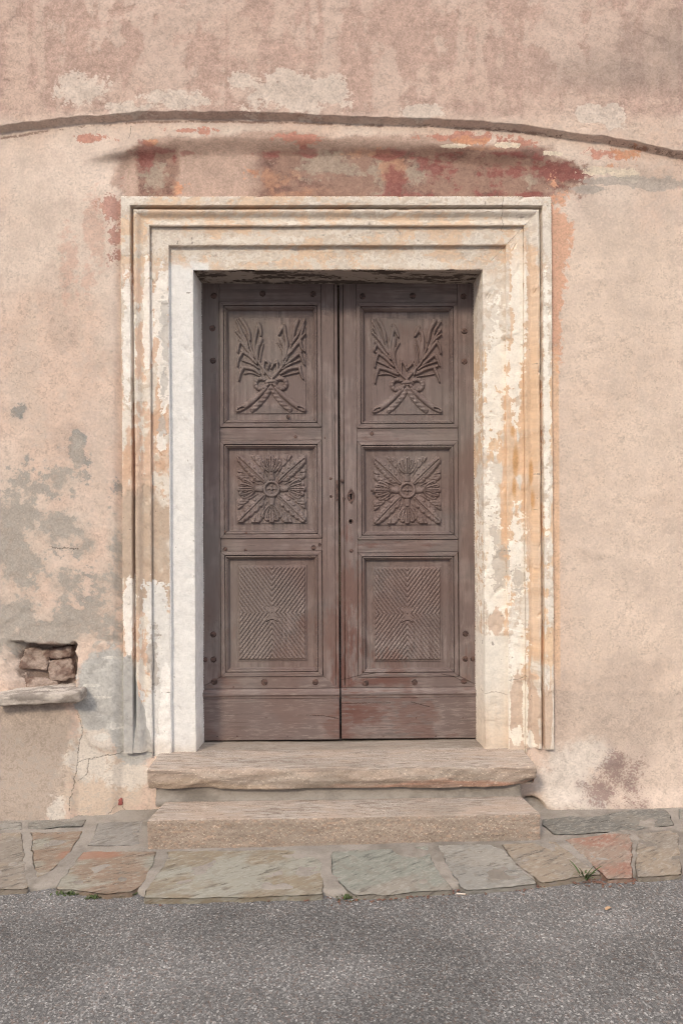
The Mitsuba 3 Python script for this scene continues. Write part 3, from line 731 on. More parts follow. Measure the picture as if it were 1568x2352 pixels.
tag(key('door_surround'), 'stepped cream plaster surround with peeling paint framing the double door', 'door surround')
JT = {'left': ('jamb', 'jamb with a freshly whitewashed inner face and grey cement at its foot'),
      'right': ('jamb', 'jamb streaked with ochre and rust, patched smooth near its foot'), 'top': ('lintel', 'lintel with cream paint flaking to ochre')}
for side, (nm, lab) in JT.items():
    base = tag(key('door_surround__' + nm), lab)
    for part, pr in PROFILE.items():
        scene[base + '__' + part] = mikit.ply(strip(pr, side), 'surround_bsdf', 32)
    # reveal between the face and the door
    n, m_ = 60, 14
    tt, ss = np.meshgrid(np.linspace(0, 1, n), np.linspace(0, 1, m_), indexing='ij')
    if side == 'top':
        xb0, xb1 = float(W(466, 1100, DOOR_Y)[0]), float(W(1088, 1100, DOOR_Y)[0])
        zb = float(W(784, 651.5, DOOR_Y)[2])
        x = (OPEN_L + (OPEN_R - OPEN_L) * tt)
        z = OPEN_T + (zb - OPEN_T) * ss + ss * 0.010 * n3(x * 9, 0, ss * 2, 43) * 2 + 0.004 * n3(x * 20, ss * 5, 0, 44)
        z[:, 0] = OPEN_T + 0.006 * n3(x[:, 0] * 2.1, 1, OPEN_T * 2.1, 31) + 0.0022 * n3(x[:, 0] * 22, 2, OPEN_T * 22, 32) + 0.001
        y = 0.024 + (DOOR_Y + 0.07 - 0.024) * ss
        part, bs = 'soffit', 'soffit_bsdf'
    else:
        xa = OPEN_L if side == 'left' else OPEN_R
        xb = float(W(466.5, 1100, DOOR_Y)[0]) if side == 'left' else float(W(1088, 1100, DOOR_Y)[0])
        z = FLOOR_Z - 0.02 + (OPEN_T + 0.01 - FLOOR_Z + 0.02) * tt
        x = xa + (xb - xa) * ss + 0.006 * n3(xa * 2.1, 1, z * 2.1, 31) + 0.0022 * n3(xa * 22, 2, z * 22, 32) + ss * 0.006 * n3(z * 4, ss, 0, 46)
        y = 0.024 + (DOOR_Y + 0.07 - 0.024) * ss
        part, bs = 'reveal', 'surround_bsdf'
    q = quads(n, m_)
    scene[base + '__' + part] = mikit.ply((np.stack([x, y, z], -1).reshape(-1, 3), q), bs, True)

# ----------------------------------------------------------------- the two door leaves
D = lambda px, py: W(px, py, DOOR_Y)


def dx(px, py=1150):
    return float(D(px, py)[0])


def rect_of(b):
    """(x0, x1, z0, z1) in metres from measured corners."""
    (a, t), (c, u) = b
    m = (t + u) / 2
    k = (a + c) / 2
    return dx(a, m), dx(c, m), float(D(k, u)[2]), float(D(k, t)[2])


LEAF = {0: dict(edge=(454, 777.3), panels=[((504.6, 692), (737.6, 981), (539.6, 727), (701.4, 948)), ((505.5, 1011.5), (738.6, 1236.3), (542.2, 1043), (703.6, 1202.3)), ((507.5, 1266), (739.5, 1553.6), (544.4, 1298.7), (704, 1519.2))]),
        1: dict(edge=(781.0, 1100), panels=[((818.6, 694.9), (1050.6, 982.8), (854.2, 730), (1014.9, 950.1)), ((820.8, 1013.3), (1051.4, 1239), (856.3, 1046.7), (1014.4, 1205.2)), ((822.4, 1268.7), (1051.7, 1554.7), (857, 1301.6), (1015, 1520.7))])}
MOULD = [(0, 0.012), (0, -0.004), (0.0015, -0.0065), (0.018, -0.0075), (0.0195, -0.006), (0.0205, 0.006), (0.0232, 0.006), (0.0238, -0.002), (0.028, -0.0035), (0.031, 0.0005), (0.0325, 0.004),
         (0.034, 0.003), (0.038, 0.012), (0.0405, 0.022), (0.0415, 0.034)]


def moulding(r, side):
    x0, x1, z0, z1 = r
    p = np.array(MOULD)
    s, y = p[:, 0], p[:, 1] + DOOR_Y
    g = 0.0009                                # open mitres
    if side == 'l':
        a, b = np.c_[x0 + s, y, z0 + s + g], np.c_[x0 + s, y, z1 - s - g]
    elif side == 'r':
        a, b = np.c_[x1 - s, y, z1 - s - g], np.c_[x1 - s, y, z0 + s + g]
    elif side == 't':
        a, b = np.c_[x0 + s + g, y, z1 - s], np.c_[x1 - s - g, y, z1 - s]
    else:
        a, b = np.c_[x1 - s - g, y, z0 + s], np.c_[x0 + s + g, y, z0 + s]
    v, f = [], []
    for i in range(len(s) - 1):
        k = len(v)
        v += [a[i], b[i], b[i + 1], a[i + 1]]
        f += [[k, k + 1, k + 2], [k, k + 2, k + 3]]
    return np.array(v), np.array(f)


def seg_field(PX_, PY_, poly, w0, w1):
    """Height (0..1) of a tapering rounded stroke along a polyline, in grid units."""
    poly = np.array(poly, float)
    # smooth the polyline
    for _ in range(2):
        q = np.empty((2 * len(poly) - 2, 2))
        q[0::2], q[1::2] = 0.75 * poly[:-1] + 0.25 * poly[1:], 0.25 * poly[:-1] + 0.75 * poly[1:]
        poly = np.vstack([poly[:1], q, poly[-1:]])
    L = np.r_[0, np.cumsum(np.linalg.norm(np.diff(poly, axis=0), axis=1))]
    h = np.zeros_like(PX_)
    m = 1.05 * max(w0, w1)
    ax, by = PX_[:, 0], PY_[0]
    sx, sy = 1 if ax[-1] > ax[0] else -1, 1 if by[-1] > by[0] else -1
    i0, i1 = np.searchsorted(sx * ax, sorted([sx * (poly[:, 0].min() - m), sx * (poly[:, 0].max() + m)]))
    j0, j1 = np.searchsorted(sy * by, sorted([sy * (poly[:, 1].min() - m), sy * (poly[:, 1].max() + m)]))
    if i0 >= i1 or j0 >= j1:
        return h
    X_, Y_, o = PX_[i0:i1, j0:j1], PY_[i0:i1, j0:j1], h[i0:i1, j0:j1]
    for i in range(len(poly) - 1):
        a, e = poly[i], poly[i + 1] - poly[i]
        t = np.clip(((X_ - a[0]) * e[0] + (Y_ - a[1]) * e[1]) / max(e @ e, 1e-9), 0, 1)
        d = np.hypot(X_ - a[0] - t * e[0], Y_ - a[1] - t * e[1])
        s = (L[i] + t * (L[i + 1] - L[i])) / L[-1]
        w = w0 + (w1 - w0) * s
        w = w * (0.45 + 0.55 * np.sqrt(np.clip(4 * s * (1.12 - s), 0, 1)))
        np.maximum(o, np.sqrt(np.clip(1 - (d / np.maximum(w, 1e-6)) ** 2, 0, 1)) ** 0.8, out=o)
    return h


def relief_wheat(nx, nz, seed):
    r = np.random.default_rng(seed)
    A, B = np.meshgrid(np.linspace(130, 1390, nx), np.linspace(1945, 220, nz), indexing='ij')
    strokes = [  # (polyline, half width at the root, at the tip, height)
        ([(780, 1330), (640, 1180), (520, 1000), (430, 830), (370, 640), (330, 500)], 26, 16, 0.8),
        ([(365, 700), (300, 560), (220, 420), (152, 262)], 26, 22, 1.0), ([(400, 640), (350, 430), (268, 255)], 26, 40, 1.0), ([(370, 760), (260, 570), (152, 385)], 24, 22, .9),
        ([(410, 850), (290, 650), (152, 490)], 24, 22, .95), ([(450, 950), (330, 760), (215, 645)], 28, 30, .95), ([(222, 650), (185, 740), (170, 835)], 30, 16, 1.05),
        ([(510, 1070), (390, 930), (240, 845)], 28, 30, .95), ([(240, 850), (198, 980), (166, 1095)], 34, 14, 1.05), ([(570, 1160), (440, 1060), (248, 980)], 22, 16, .8),
        ([(600, 1240), (450, 1145), (262, 1105)], 34, 30, .95), ([(268, 1108), (218, 1240), (190, 1365)], 38, 14, 1.05), ([(580, 1280), (430, 1225), (272, 1225)], 15, 10, .7),
        ([(500, 960), (455, 720), (480, 540), (540, 365)], 26, 34, 1.0), ([(530, 355), (592, 450), (615, 545)], 46, 18, 1.05), ([(530, 1010), (510, 780), (575, 605)], 30, 44, .95),
        ([(570, 1090), (560, 850), (640, 695)], 22, 16, .8), ([(650, 1230), (630, 1080), (668, 985)], 22, 20, .9), ([(670, 985), (722, 1060), (745, 1145)], 30, 14, 1.0)]
    bow = [([(665, 1345), (560, 1315), (492, 1370), (488, 1450), (545, 1510), (640, 1492), (700, 1440)], 40, 36, 1.0),
           ([(690, 1490), (500, 1660), (330, 1800), (170, 1885)], 40, 52, .95), ([(770, 1450), (690, 1610), (560, 1760), (430, 1880)], 44, 54, .8)]
    H = np.zeros_like(A)
    for flip in (False, True):
        a0 = 1530 - A if flip else A
        for k, (pl, w0, w1, hh) in enumerate(strokes + bow):
            j = r.normal(0, 16, (len(pl), 2)) * (k < len(strokes))
            f = seg_field(a0, B, np.array(pl) + j, w0 * 1.05, w1 * 1.05)
            if pl is bow[2][0]:
                f = f * (1 + 0.18 * np.sin(B * 0.085))
            if pl is bow[0][0]:
                f = f * (1 + 0.12 * np.sin(np.arctan2(B - 1410, a0 - 570) * 9))
            H = np.maximum(H, hh * f)
        cut = np.hypot((a0 - 225) / 62, (B - 1862 + 0.35 * (a0 - 225)) / 22)
        H = np.where(cut < 1, np.minimum(H, 0.35), H)
    kn = np.sqrt(np.clip(1 - ((A - 772) / 125) ** 2 - ((B - 1385) / 55) ** 2, 0, 1))
    H = np.maximum(H, 1.25 * kn * (1 - 0.25 * (np.abs(B - 1405 + 0.1 * (A - 772)) < 12)))
    return H * 0.017


def leaf_field(A, B, x0, y0, ang, length, width, lobes=4, bend=0.0, rib=0.75):
    """An acanthus leaf: plump lobes standing off a midrib on both sides, each tip turned up, the vein cut in."""
    c, s = math.cos(ang), math.sin(ang)
    cx, cy = math.cos(ang + bend), math.sin(ang + bend)
    tip = (x0 + 0.5 * length * c + 0.5 * length * cx, y0 + 0.5 * length * s + 0.5 * length * cy)
    mid_ = (x0 + 0.5 * length * c, y0 + 0.5 * length * s)
    h = rib * seg_field(A, B, [(x0, y0), mid_, tip], width * 0.34, width * 0.30)
    for k in range(lobes):
        t = 0.10 + 0.72 * k / max(1, lobes - 1)
        for sg in (-1, 1):
            a = ang + bend * t + sg * (0.86 - 0.10 * k)
            bx, by = x0 + t * (tip[0] - x0), y0 + t * (tip[1] - y0)
            ln = width * (1.05 - 0.6 * abs(t - 0.42))
            ex, ey = bx + ln * math.cos(a - sg * 0.3), by + ln * math.sin(a - sg * 0.3)
            h = np.maximum(h, (0.62 + 0.25 * t + 0.07 * (k % 2)) * seg_field(A, B, [(bx, by), (bx + ln * 0.6 * math.cos(a), by + ln * 0.6 * math.sin(a)), (ex, ey)], width * 0.18, width * 0.30))
            h = np.maximum(h, 1.0 * np.sqrt(np.clip(1 - np.hypot(A - ex, B - ey) ** 2 / (width * 0.20) ** 2, 0, 1)))
    vein = seg_field(A, B, [(x0, y0), mid_, tip], width * 0.075, width * 0.05)
    return h * (1 - 0.55 * vein)


def relief_rosette(nx, nz, seed):
    A, B = np.meshgrid(np.linspace(-0.5, 0.5, nx), np.linspace(-0.5, 0.5, nz), indexing='ij')
    r = np.random.default_rng(seed)
    H = np.zeros_like(A)
    for k in range(4):
        d = math.pi / 4 + k * math.pi / 2
        for sg in (-1, 1):                    # outer pair of each corner, curling away from the diagonal
            e = d + sg * (0.42 + r.normal(0, 0.02))
            H = np.maximum(H, 0.80 * leaf_field(A, B, 0.15 * math.cos(d + sg * 0.20), 0.15 * math.sin(d + sg * 0.20), d + sg * 0.16, 0.40, 0.125, 4, sg * 0.42))
        q = leaf_field(A, B, 0.14 * math.cos(d), 0.14 * math.sin(d), d + r.normal(0, 0.015), 0.50, 0.125, 5, r.normal(0, 0.04), 0.9)
        rim = seg_field(A, B, [(0.14 * math.cos(d), 0.14 * math.sin(d)), (0.62 * math.cos(d), 0.62 * math.sin(d))], 0.10, 0.13)
        H = np.maximum(H * (1 - 0.75 * sst(0.05, 0.5, rim)), q)
    for k in range(4):
        d = k * math.pi / 2
        c, s = math.cos(d), math.sin(d)
        clear = seg_field(A, B, [(0.20 * c, 0.20 * s), (0.42 * c, 0.42 * s)], 0.075, 0.150)
        H = H * (1 - 0.9 * sst(0.05, 0.4, clear))
        H = np.maximum(H, 0.8 * seg_field(A, B, [(0.10 * c, 0.10 * s), (0.25 * c, 0.25 * s)], 0.05, 0.035))
        H = np.maximum(H, 1.0 * np.sqrt(np.clip(1 - np.hypot((A - 0.225 * c) / 0.038, (B - 0.225 * s) / 0.038) ** 2, 0, 1)))
        for j in (-2, 2, -1, 1, 0):
            ln = 0.215 - 0.020 * abs(j)
            e = d + j * (0.30 + r.normal(0, 0.012))
            bx, by = 0.245 * c - 0.010 * j * s, 0.245 * s + 0.010 * j * c
            pts = [(bx, by), (bx + 0.5 * ln * math.cos(e + j * 0.10), by + 0.5 * ln * math.sin(e + j * 0.10)), (bx + ln * math.cos(e), by + ln * math.sin(e))]
            q = seg_field(A, B, pts, 0.022, 0.046)
            for t, sg in ((0.45, 1), (0.45, -1), (0.75, 1), (0.75, -1)):
                ax, ay = bx + t * (pts[2][0] - bx), by + t * (pts[2][1] - by)
                q = np.maximum(q, 0.9 * np.sqrt(np.clip(1 - np.hypot(A - ax + sg * 0.024 * math.sin(e), B - ay - sg * 0.024 * math.cos(e)) ** 2 / 0.019 ** 2, 0, 1)))
            q = q * (1 - 0.5 * seg_field(A, B, pts, 0.007, 0.006))
            H = np.maximum(H * (1 - 0.85 * sst(0.0, 0.25, q)), (1.0 - 0.08 * abs(j)) * q)
    R, TH = np.hypot(A, B), np.arctan2(B, A)
    H = np.where(R < 0.128, 0, H)
    H = np.maximum(H, 1.0 * np.sqrt(np.clip(1 - ((R - 0.103) / 0.024) ** 2, 0, 1)))
    H = np.where(R < 0.082, 0.2 + 0.42 * np.clip(np.cos(4 * TH), 0, 1) * np.sin(np.clip(R / 0.08, 0, 1) * math.pi), H)
    H = np.where(R < 0.02, 0.75, H)
    return H * 0.018 * (np.maximum(np.abs(A), np.abs(B)) < 0.488)


def relief_ridges(nx, nz, seed):
    A, B = np.meshgrid(np.linspace(-1, 1, nx), np.linspace(-1, 1, nz), indexing='ij')
    f = np.abs(A) * 8.6 - np.abs(B) * 9.0
    h = np.sqrt(np.clip(1 - (2 * (f - np.floor(f)) - 1) ** 2, 0, 1))
    edge = np.minimum((1 - np.abs(A)) * 0.178, (1 - np.abs(B)) * 0.246)      # metres to the rim
    h *= np.sqrt(np.clip((edge - 0.006) / 0.007, 0, 1))
    u, v = np.abs(A) * 0.178, np.abs(B) * 0.246
    boss = (u < 0.014 + 6 * np.maximum(0, v - 0.014) ** 1.25) & (v < 0.034)
    h = np.where(boss, 0.75, h)
    arc = np.abs(np.hypot(A * 0.178, B * 0.246 + 0.075) - 0.040) < 0.0016
    h = np.where(arc & (np.abs(A) < 0.20) & (B * 0.246 > -0.047) & (B < 0), 0.1, h)
    h = np.where(np.hypot(A * 0.178, B * 0.246) < 0.0028, 0.1, h)
    return h * 0.0125


RELIEFS = [relief_wheat, relief_rosette, relief_ridges]
CARVE = ['board carved with two leafy stems tied in a bow', 'board carved with an acanthus rosette', 'board carved with ridges in nested chevrons']


def carving(r, fn, seed, yb):
    x0, x1, z0, z1 = r
    nx, nz = int((x1 - x0) / 0.0021), int((z1 - z0) / 0.0021)
    H = fn(nx, nz, seed)
    xs_, zs_ = np.linspace(x0, x1, nx), np.linspace(z0, z1, nz)
    XX, ZZ = np.meshgrid(xs_, zs_, indexing='ij')
    H = H * (0.92 + 0.3 * n3(XX * 9, seed, ZZ * 9, 61)) + 0.0006 * n3(XX * 60, seed, ZZ * 60, 62)
    YY = yb - 0.006 - H
    v = np.stack([XX, YY, ZZ], -1)
    q = quads(nx, nz)[:, ::-1]
    vs, fs = [v.reshape(-1, 3)], [np.vstack([q[:, [0, 1, 2]], q[:, [0, 2, 3]]])]
    for ring in (v[0], v[-1], v[:, 0], v[:, -1]):
        base = sum(len(a) for a in vs)
        low = ring.copy()
        low[:, 1] = yb + 0.004
        vs.append(np.vstack([ring, low]))
        n = len(ring)
        i = np.arange(n - 1)
        fs.append(base + np.vstack([np.c_[i, i + 1, i + 1 + n], np.c_[i, i + 1 + n, i + n]]))
    return np.vstack(vs), np.vstack(fs)


def stud_mesh(c, r, h, flat=0.55):
    m = trimesh.creation.icosphere(2, 1.0)
    v = np.array(m.vertices)
    v *= 1 + 0.10 * (meshkit.noise(v * 1.7 + c[0] * 31, 3)[:, None] - 0.5)
    v = v * [r, h, r]
    v[:, 1] = np.maximum(v[:, 1], -h * flat)
    return trimesh.Trimesh(v + c, m.faces, process=False)


STUDS = {0: [(491, 679, 7), (603, 674, 7), (718.5, 675, 7), (487.7, 753.6, 7), (489, 828, 7), (490, 1457, 7), (490.5, 1515, 7), (471, 1515, 6), (492, 1566, 7.4), (607, 1567, 7.6), (724, 1566.5, 7)],
         1: [(832, 680, 7), (947.5, 679, 7), (1064, 680.5, 7), (1066, 760.5, 7), (1065.8, 830, 7), (1068.5, 1455.7, 7), (1067.8, 1513.6, 7), (1085.5, 1513.6, 6), (1065, 1564.8, 7), (839, 1569, 7.4), (951.6, 1567.5, 7)]}
NAILS = {0: [(661, 956.5, 4.6), (678.5, 1003, 3.6), (746, 1005.5, 2.2), (759, 1099, 3.3), (736, 1118, 3.5), (760, 1140, 3.3), (516.6, 1221.5, 3.6), (565.5, 1224, 3.2), (732.5, 1219, 3.6), (517, 1261, 4.6), (563.6, 1264, 3.6), (720, 1257.5, 5.6), (734, 1250.8, 3.8), (536, 1578, 2), (500, 1690, 1.4), (545, 1690, 1.8), (660, 1690, 1.4), (612, 1648, 1.4)],
         1: [(784.9, 1104.5, 4.3), (789.5, 1145, 3.4), (853.7, 1127, 3.4), (853.7, 995.5, 4.6), (806.5, 1265, 4.4), (894, 1209.5, 2.2), (1046, 1590, 2.4), (955, 1648, 1.6), (880, 1690, 1.6), (1000, 1690, 1.6), (1062, 1648, 1.4)]}
Z_TOP, Z_LEDGE, Z_LEDGE2, Z_BOT = float(D(784, 640)[2]), float(D(784, 1581)[2]), float(D(784, 1601)[2]), float(D(784, 1698)[2])
NAMES = {0: 'brown carved door leaf beside the whitewashed jamb, metal strike plate on its edge', 1: 'brown carved door leaf with the keyhole plate, beside the ochre streaked jamb'}
for s in (0, 1):
    k = tag(key('wooden_door_leaf'), NAMES[s], 'door', 'two leaves of the carved double door', 'thing')
    x0, x1 = dx(LEAF[s]['edge'][0]), dx(LEAF[s]['edge'][1])
    pan = [(rect_of(p[:2]), rect_of(p[2:])) for p in LEAF[s]['panels']]
    o = [p[0] for p in pan]
    wood(f'{k}__back_board', plank([(x0, Z_BOT + 0.004), (x1, Z_BOT + 0.004), (x1, Z_TOP), (x0, Z_TOP)], DOOR_Y + 0.034, 0.03))
    xi0, xi1 = min(q[0] for q in o), max(q[1] for q in o)
    zb = o[2][2]
    # stiles, mitred at the foot
    def stile(a, b, foot_in, foot_out):
        p = [(a, foot_in if a > (x0 + x1) / 2 else foot_out), (b, foot_out if a > (x0 + x1) / 2 else foot_in), (b, Z_TOP), (a, Z_TOP)]
        return p
    A0 = (x0, xi0)
    meet = x1 if s == 0 else x0
    ast = 0.018 if s == 0 else 0.0215
    left_p = stile(x0 if s == 0 else x0 + ast, xi0, zb, Z_LEDGE)
    right_p = stile(xi1, x1 - ast if s == 0 else x1, zb, Z_LEDGE)
    for side, poly in ((0, left_p), (1, right_p)):
        if s == 1 and side == 0:              # the lock stile, with its two holes cut through
            hole1 = Point(D(805.8, 1136)[0], D(805.8, 1136)[2]).buffer(0.0055).union(shapely.geometry.box(D(805.8, 1146)[0] - 0.0032, D(805.8, 1147)[2], D(805.8, 1146)[0] + 0.0032, D(805.8, 1136)[2]))
            hole2 = Point(D(805.4, 1197.4)[0], D(805.4, 1197.4)[2]).buffer(0.0075)
            e = trimesh.creation.extrude_polygon(Polygon(inset(poly, 0.0008)).difference(hole1).difference(hole2), 0.026, engine='earcut')
            v = np.array(e.vertices)
            v = np.c_[v[:, 0], DOOR_Y + v[:, 2], v[:, 1]]
            f = np.array(e.faces)
            v, f = v[f.ravel()], np.arange(f.size).reshape(-1, 3)
            wood(f'{k}__stile', (v, f))
        else:
            wood(f'{k}__stile', plank(poly, DOOR_Y, 0.026))
    # edge strip where the leaves meet
    zb2 = Z_LEDGE
    if s == 0:
        wood(f'{k}__edge_strip', plank([(x1 - ast, zb2), (x1, zb2), (x1, Z_TOP), (x1 - ast, Z_TOP)], DOOR_Y + 0.002, 0.03, 0.003))
    else:
        wood(f'{k}__edge_strip', plank([(x0, zb2), (x0 + ast, zb2), (x0 + ast, Z_TOP), (x0, Z_TOP)], DOOR_Y + 0.008, 0.03, 0.003))
    ztops = [Z_TOP, o[0][2], o[1][2]]
    for i in range(3):
        wood(f'{k}__rail', plank([(xi0, o[i][3]), (xi1, o[i][3]), (xi1, ztops[i]), (xi0, ztops[i])], DOOR_Y + 0.0006, 0.026), 'h')
    wood(f'{k}__rail', plank([(x0, Z_LEDGE), (x1, Z_LEDGE), (xi1, zb), (xi0, zb)], DOOR_Y + 0.0006, 0.026), 'h')
    # weathering moulding above the kick board
    pr = [(DOOR_Y + 0.01, Z_LEDGE), (DOOR_Y - 0.004, Z_LEDGE - 0.001), (DOOR_Y - 0.012, Z_LEDGE - 0.012), (DOOR_Y - 0.022, Z_LEDGE - 0.018), (DOOR_Y - 0.024, Z_LEDGE - 0.027), (DOOR_Y - 0.017, Z_LEDGE2 + 0.010), (DOOR_Y - 0.0155, Z_LEDGE2 + 0.004), (DOOR_Y - 0.0165, Z_LEDGE2), (DOOR_Y + 0.01, Z_LEDGE2)]
    v, f = [], []
    for (ya, za), (yb_, zb_) in zip(pr[:-1], pr[1:]):
        b = len(v)
        v += [(x0, ya, za), (x1, ya, za), (x1, yb_, zb_), (x0, yb_, zb_)]
        f += [[b, b + 1, b + 2], [b, b + 2, b + 3]]
    wood(f'{k}__weather_moulding', (np.array(v), np.array(f)), 'h')
    tag(wood(f'{k}__kick_board', plank([(x0, Z_BOT + (0.003 if s else 0)), (x1, Z_BOT), (x1, Z_LEDGE2), (x0, Z_LEDGE2)], DOOR_Y - 0.012, 0.04, 0.003), 'h'), 'worn kick board scraped back to reddish wood')
    for i, (out, brd) in enumerate(pan):
        pk = key(f'{k}__panel')
        oi = (out[0] + 0.037, out[1] - 0.037, out[2] + 0.037, out[3] - 0.037)
        v, f = plank([(oi[0], oi[2]), (oi[1], oi[2]), (oi[1], oi[3]), (oi[0], oi[3])], DOOR_Y + 0.0265, 0.006, 0.0005, 0)
        scene[pk] = mikit.ply((v, f), 'wood_bsdf', False, uv=uvs(v, 'v', float(rng.uniform(0, 9))))
        v, f = carving(brd, RELIEFS[i], 5 * s + i + 1, DOOR_Y + 0.0265)
        scene[f'{pk}__carving'] = mikit.ply((v, f), 'carved_wood_bsdf', True, uv=uvs(v, 'v', float(rng.uniform(0, 9))))
        tag(f'{pk}__carving', CARVE[i])
        for sd in 'lrtb':
            mk = key(f'{pk}__moulding')
            v, f = moulding(out, sd)
            scene[mk] = mikit.ply((v, f), 'wood_bsdf', False, uv=uvs(v, 'v' if sd in 'lr' else 'h', float(rng.uniform(0, 9))))
    for (px, py, r) in STUDS[s]:
        c = D(px, py)
        add(f'{k}__stud', stud_mesh(c, r * 0.00223, 0.0065), 'iron_bsdf', True)
    for (px, py, r) in NAILS[s]:
        c = D(px, py)
        dy = -0.012 if py > 1600 else (0.010 if abs(px - 661) < 2 or (abs(px - 894) < 2) else (-0.022 if py > 1583 else 0))
        add(f'{k}__nail', stud_mesh(c + [0, dy, 0], r * 0.00223, 0.006 if r > 2.5 else 0.002), 'iron_bsdf', True)
    if s == 0:
        a, b = D(771.2, 1103), D(776.6, 1150)
        m = trimesh.creation.box((b[0] - a[0], 0.005, a[2] - b[2]))
        m.apply_translation(((a[0] + b[0]) / 2, DOOR_Y - 0.0005, (a[2] + b[2]) / 2))
        tag(add(f'{k}__strike_plate', m, 'iron_bsdf'), 'thin rusty strike plate on the meeting edge')
    else:
        c = D(805.8, 1139.5)
        rad = 0.0365 * 1.55
        off = rad - 0.0205
        hgt = 0.0395
        t = np.linspace(-1, 1, 25)
        lens = [(0.0205 * (1 - abs(a) ** 1.7), a * hgt) for a in t] + [(-0.0205 * (1 - abs(a) ** 1.7), a * hgt) for a in t[::-1]]
        P_ = Polygon([(c[0] + a, c[2] + b) for a, b in lens]).buffer(0).difference(hole1.buffer(0.0006))
        e = trimesh.creation.extrude_polygon(P_, 0.0035, engine='earcut')
        v = np.array(e.vertices)
        add(f'{k}__keyhole_plate', (np.c_[v[:, 0], DOOR_Y - 0.0035 + v[:, 2], v[:, 1]], np.array(e.faces)), 'iron_bsdf', 30)
        c = D(805.4, 1197.4)
        e = trimesh.creation.annulus(0.0072, 0.0125, 0.003)
        e.apply_transform(trimesh.transformations.rotation_matrix(math.pi / 2, [1, 0, 0]))
        e.apply_translation(c)
        add(f'{k}__latch_ring', e, 'iron_bsdf', 30)
# sill board behind the leaves' lower edge
xs0, xs1 = dx(456), dx(1100)
v, f = plank([(xs0, FLOOR_Z - 0.05), (xs1, FLOOR_Z - 0.05), (xs1, Z_BOT + 0.05), (xs0, Z_BOT + 0.05)], DOOR_Y + 0.066, 0.03)
scene['door_surround__sill_board'] = mikit.ply((v, f), 'wood_bsdf', False, uv=uvs(v, 'h', 3.3))

# ----------------------------------------------------------------- steps
def slab(px0, px1, py_top, y_front, y_back, z_top, z_bot, r, amp, seed, tilt=0.0, taper=0.0):
    a, b = W(px0, py_top, y_front), W(px1, py_top, y_front)
    m = rounded_block(b[0] - a[0], y_back - y_front, z_top - z_bot, r, 0.0105, amp, seed, 7)
    v = np.array(m.vertices)
    t = v[:, 1] / (y_back - y_front) + 0.5
    v[:, 0] *= 1 - taper * t
    v[:, 2] += tilt * v[:, 0]
    m.vertices = v + [(a[0] + b[0]) / 2, (y_front + y_back) / 2, (z_top + z_bot) / 2]
    return m


UF, LF = -0.23, -0.404
ZU, ZUB = FLOOR_Z, float(W(784, 1815, UF)[2])
ZL = 0.145
ZG = plane_z(PAVE, 0, -0.4)
up = slab(337, 1233, 1766, UF, 0.36, ZU, ZUB, 0.009, 0.003, 2)
v = np.array(up.vertices)
fr = sst(UF + 0.06, UF, v[:, 1])
v[:, 1] += fr * (0.030 * n3(v[:, 0] * 7, 0, v[:, 2] * 22, 25) + 0.012 * n3(v[:, 0] * 40, 0, v[:, 2] * 60, 26))
und = sst(ZUB + 0.05, ZUB, v[:, 2]) * fr
v[:, 1] += und * (0.012 + 0.05 * np.clip(n3(v[:, 0] * 5, 0, 0, 17), 0, 1) + 0.07 * sst(0.80, 0.98, v[:, 0]))
v[:, 2] += und * 0.022 * np.clip(n3(v[:, 0] * 6, 1, 0, 18) + 0.1, 0, 1)
topv = v[:, 2] > ZUB + 0.05
v[:, 2] -= topv * (0.075 * np.clip(v[:, 1] - 0.01, 0, 0.25) + 0.008 * np.exp(-(v[:, 0] / 0.5) ** 2) * sst(UF, 0.0, v[:, 1]) + 0.006 * n3(v[:, 0] * 4, v[:, 1] * 6, 5, 30))
v[:, 2] -= topv * fr * 0.022 * np.clip(n3(v[:, 0] * 14, 2, 1, 36) * 2, 0, 1)
up.vertices = v
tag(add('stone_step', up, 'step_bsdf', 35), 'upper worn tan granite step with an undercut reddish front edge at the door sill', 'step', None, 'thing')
lo = slab(337, 1242, 1882, LF, -0.02, ZL, ZG - 0.06, 0.009, 0.0025, 6, 0.006, 0.07)
v = np.array(lo.vertices)
v[:, 1] += sst(LF + 0.05, LF + 0.01, v[:, 1]) * (0.010 * n3(v[:, 0] * 6, 3, v[:, 2] * 14, 27) + 0.006 * n3(v[:, 0] * 45, 4, v[:, 2] * 45, 28))
v[:, 2] += 0.006 * n3(v[:, 0] * 3, v[:, 1] * 5, 2, 29)
lo.vertices = v
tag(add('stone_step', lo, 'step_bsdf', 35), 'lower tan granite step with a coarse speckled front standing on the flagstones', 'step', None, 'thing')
# mortar between the two steps belongs to the lower one
a, b = W(357, 1825, -0.185), W(1196, 1825, -0.185)
mo = rounded_block(b[0] - a[0], 0.20, 0.15, 0.012, 0.012, 0.006, 9, 12)
mo.apply_translation(((a[0] + b[0]) / 2, -0.185 + 0.10, ZL + 0.045))
v = np.array(mo.vertices)
v[:, 1] -= 0.022 * sst(ZL + 0.03, ZL, v[:, 2]) * sst(-0.10, -0.185, v[:, 1])
mo.vertices = v
add('stone_step_001__mortar', mo, 'mortar_bsdf', 50)

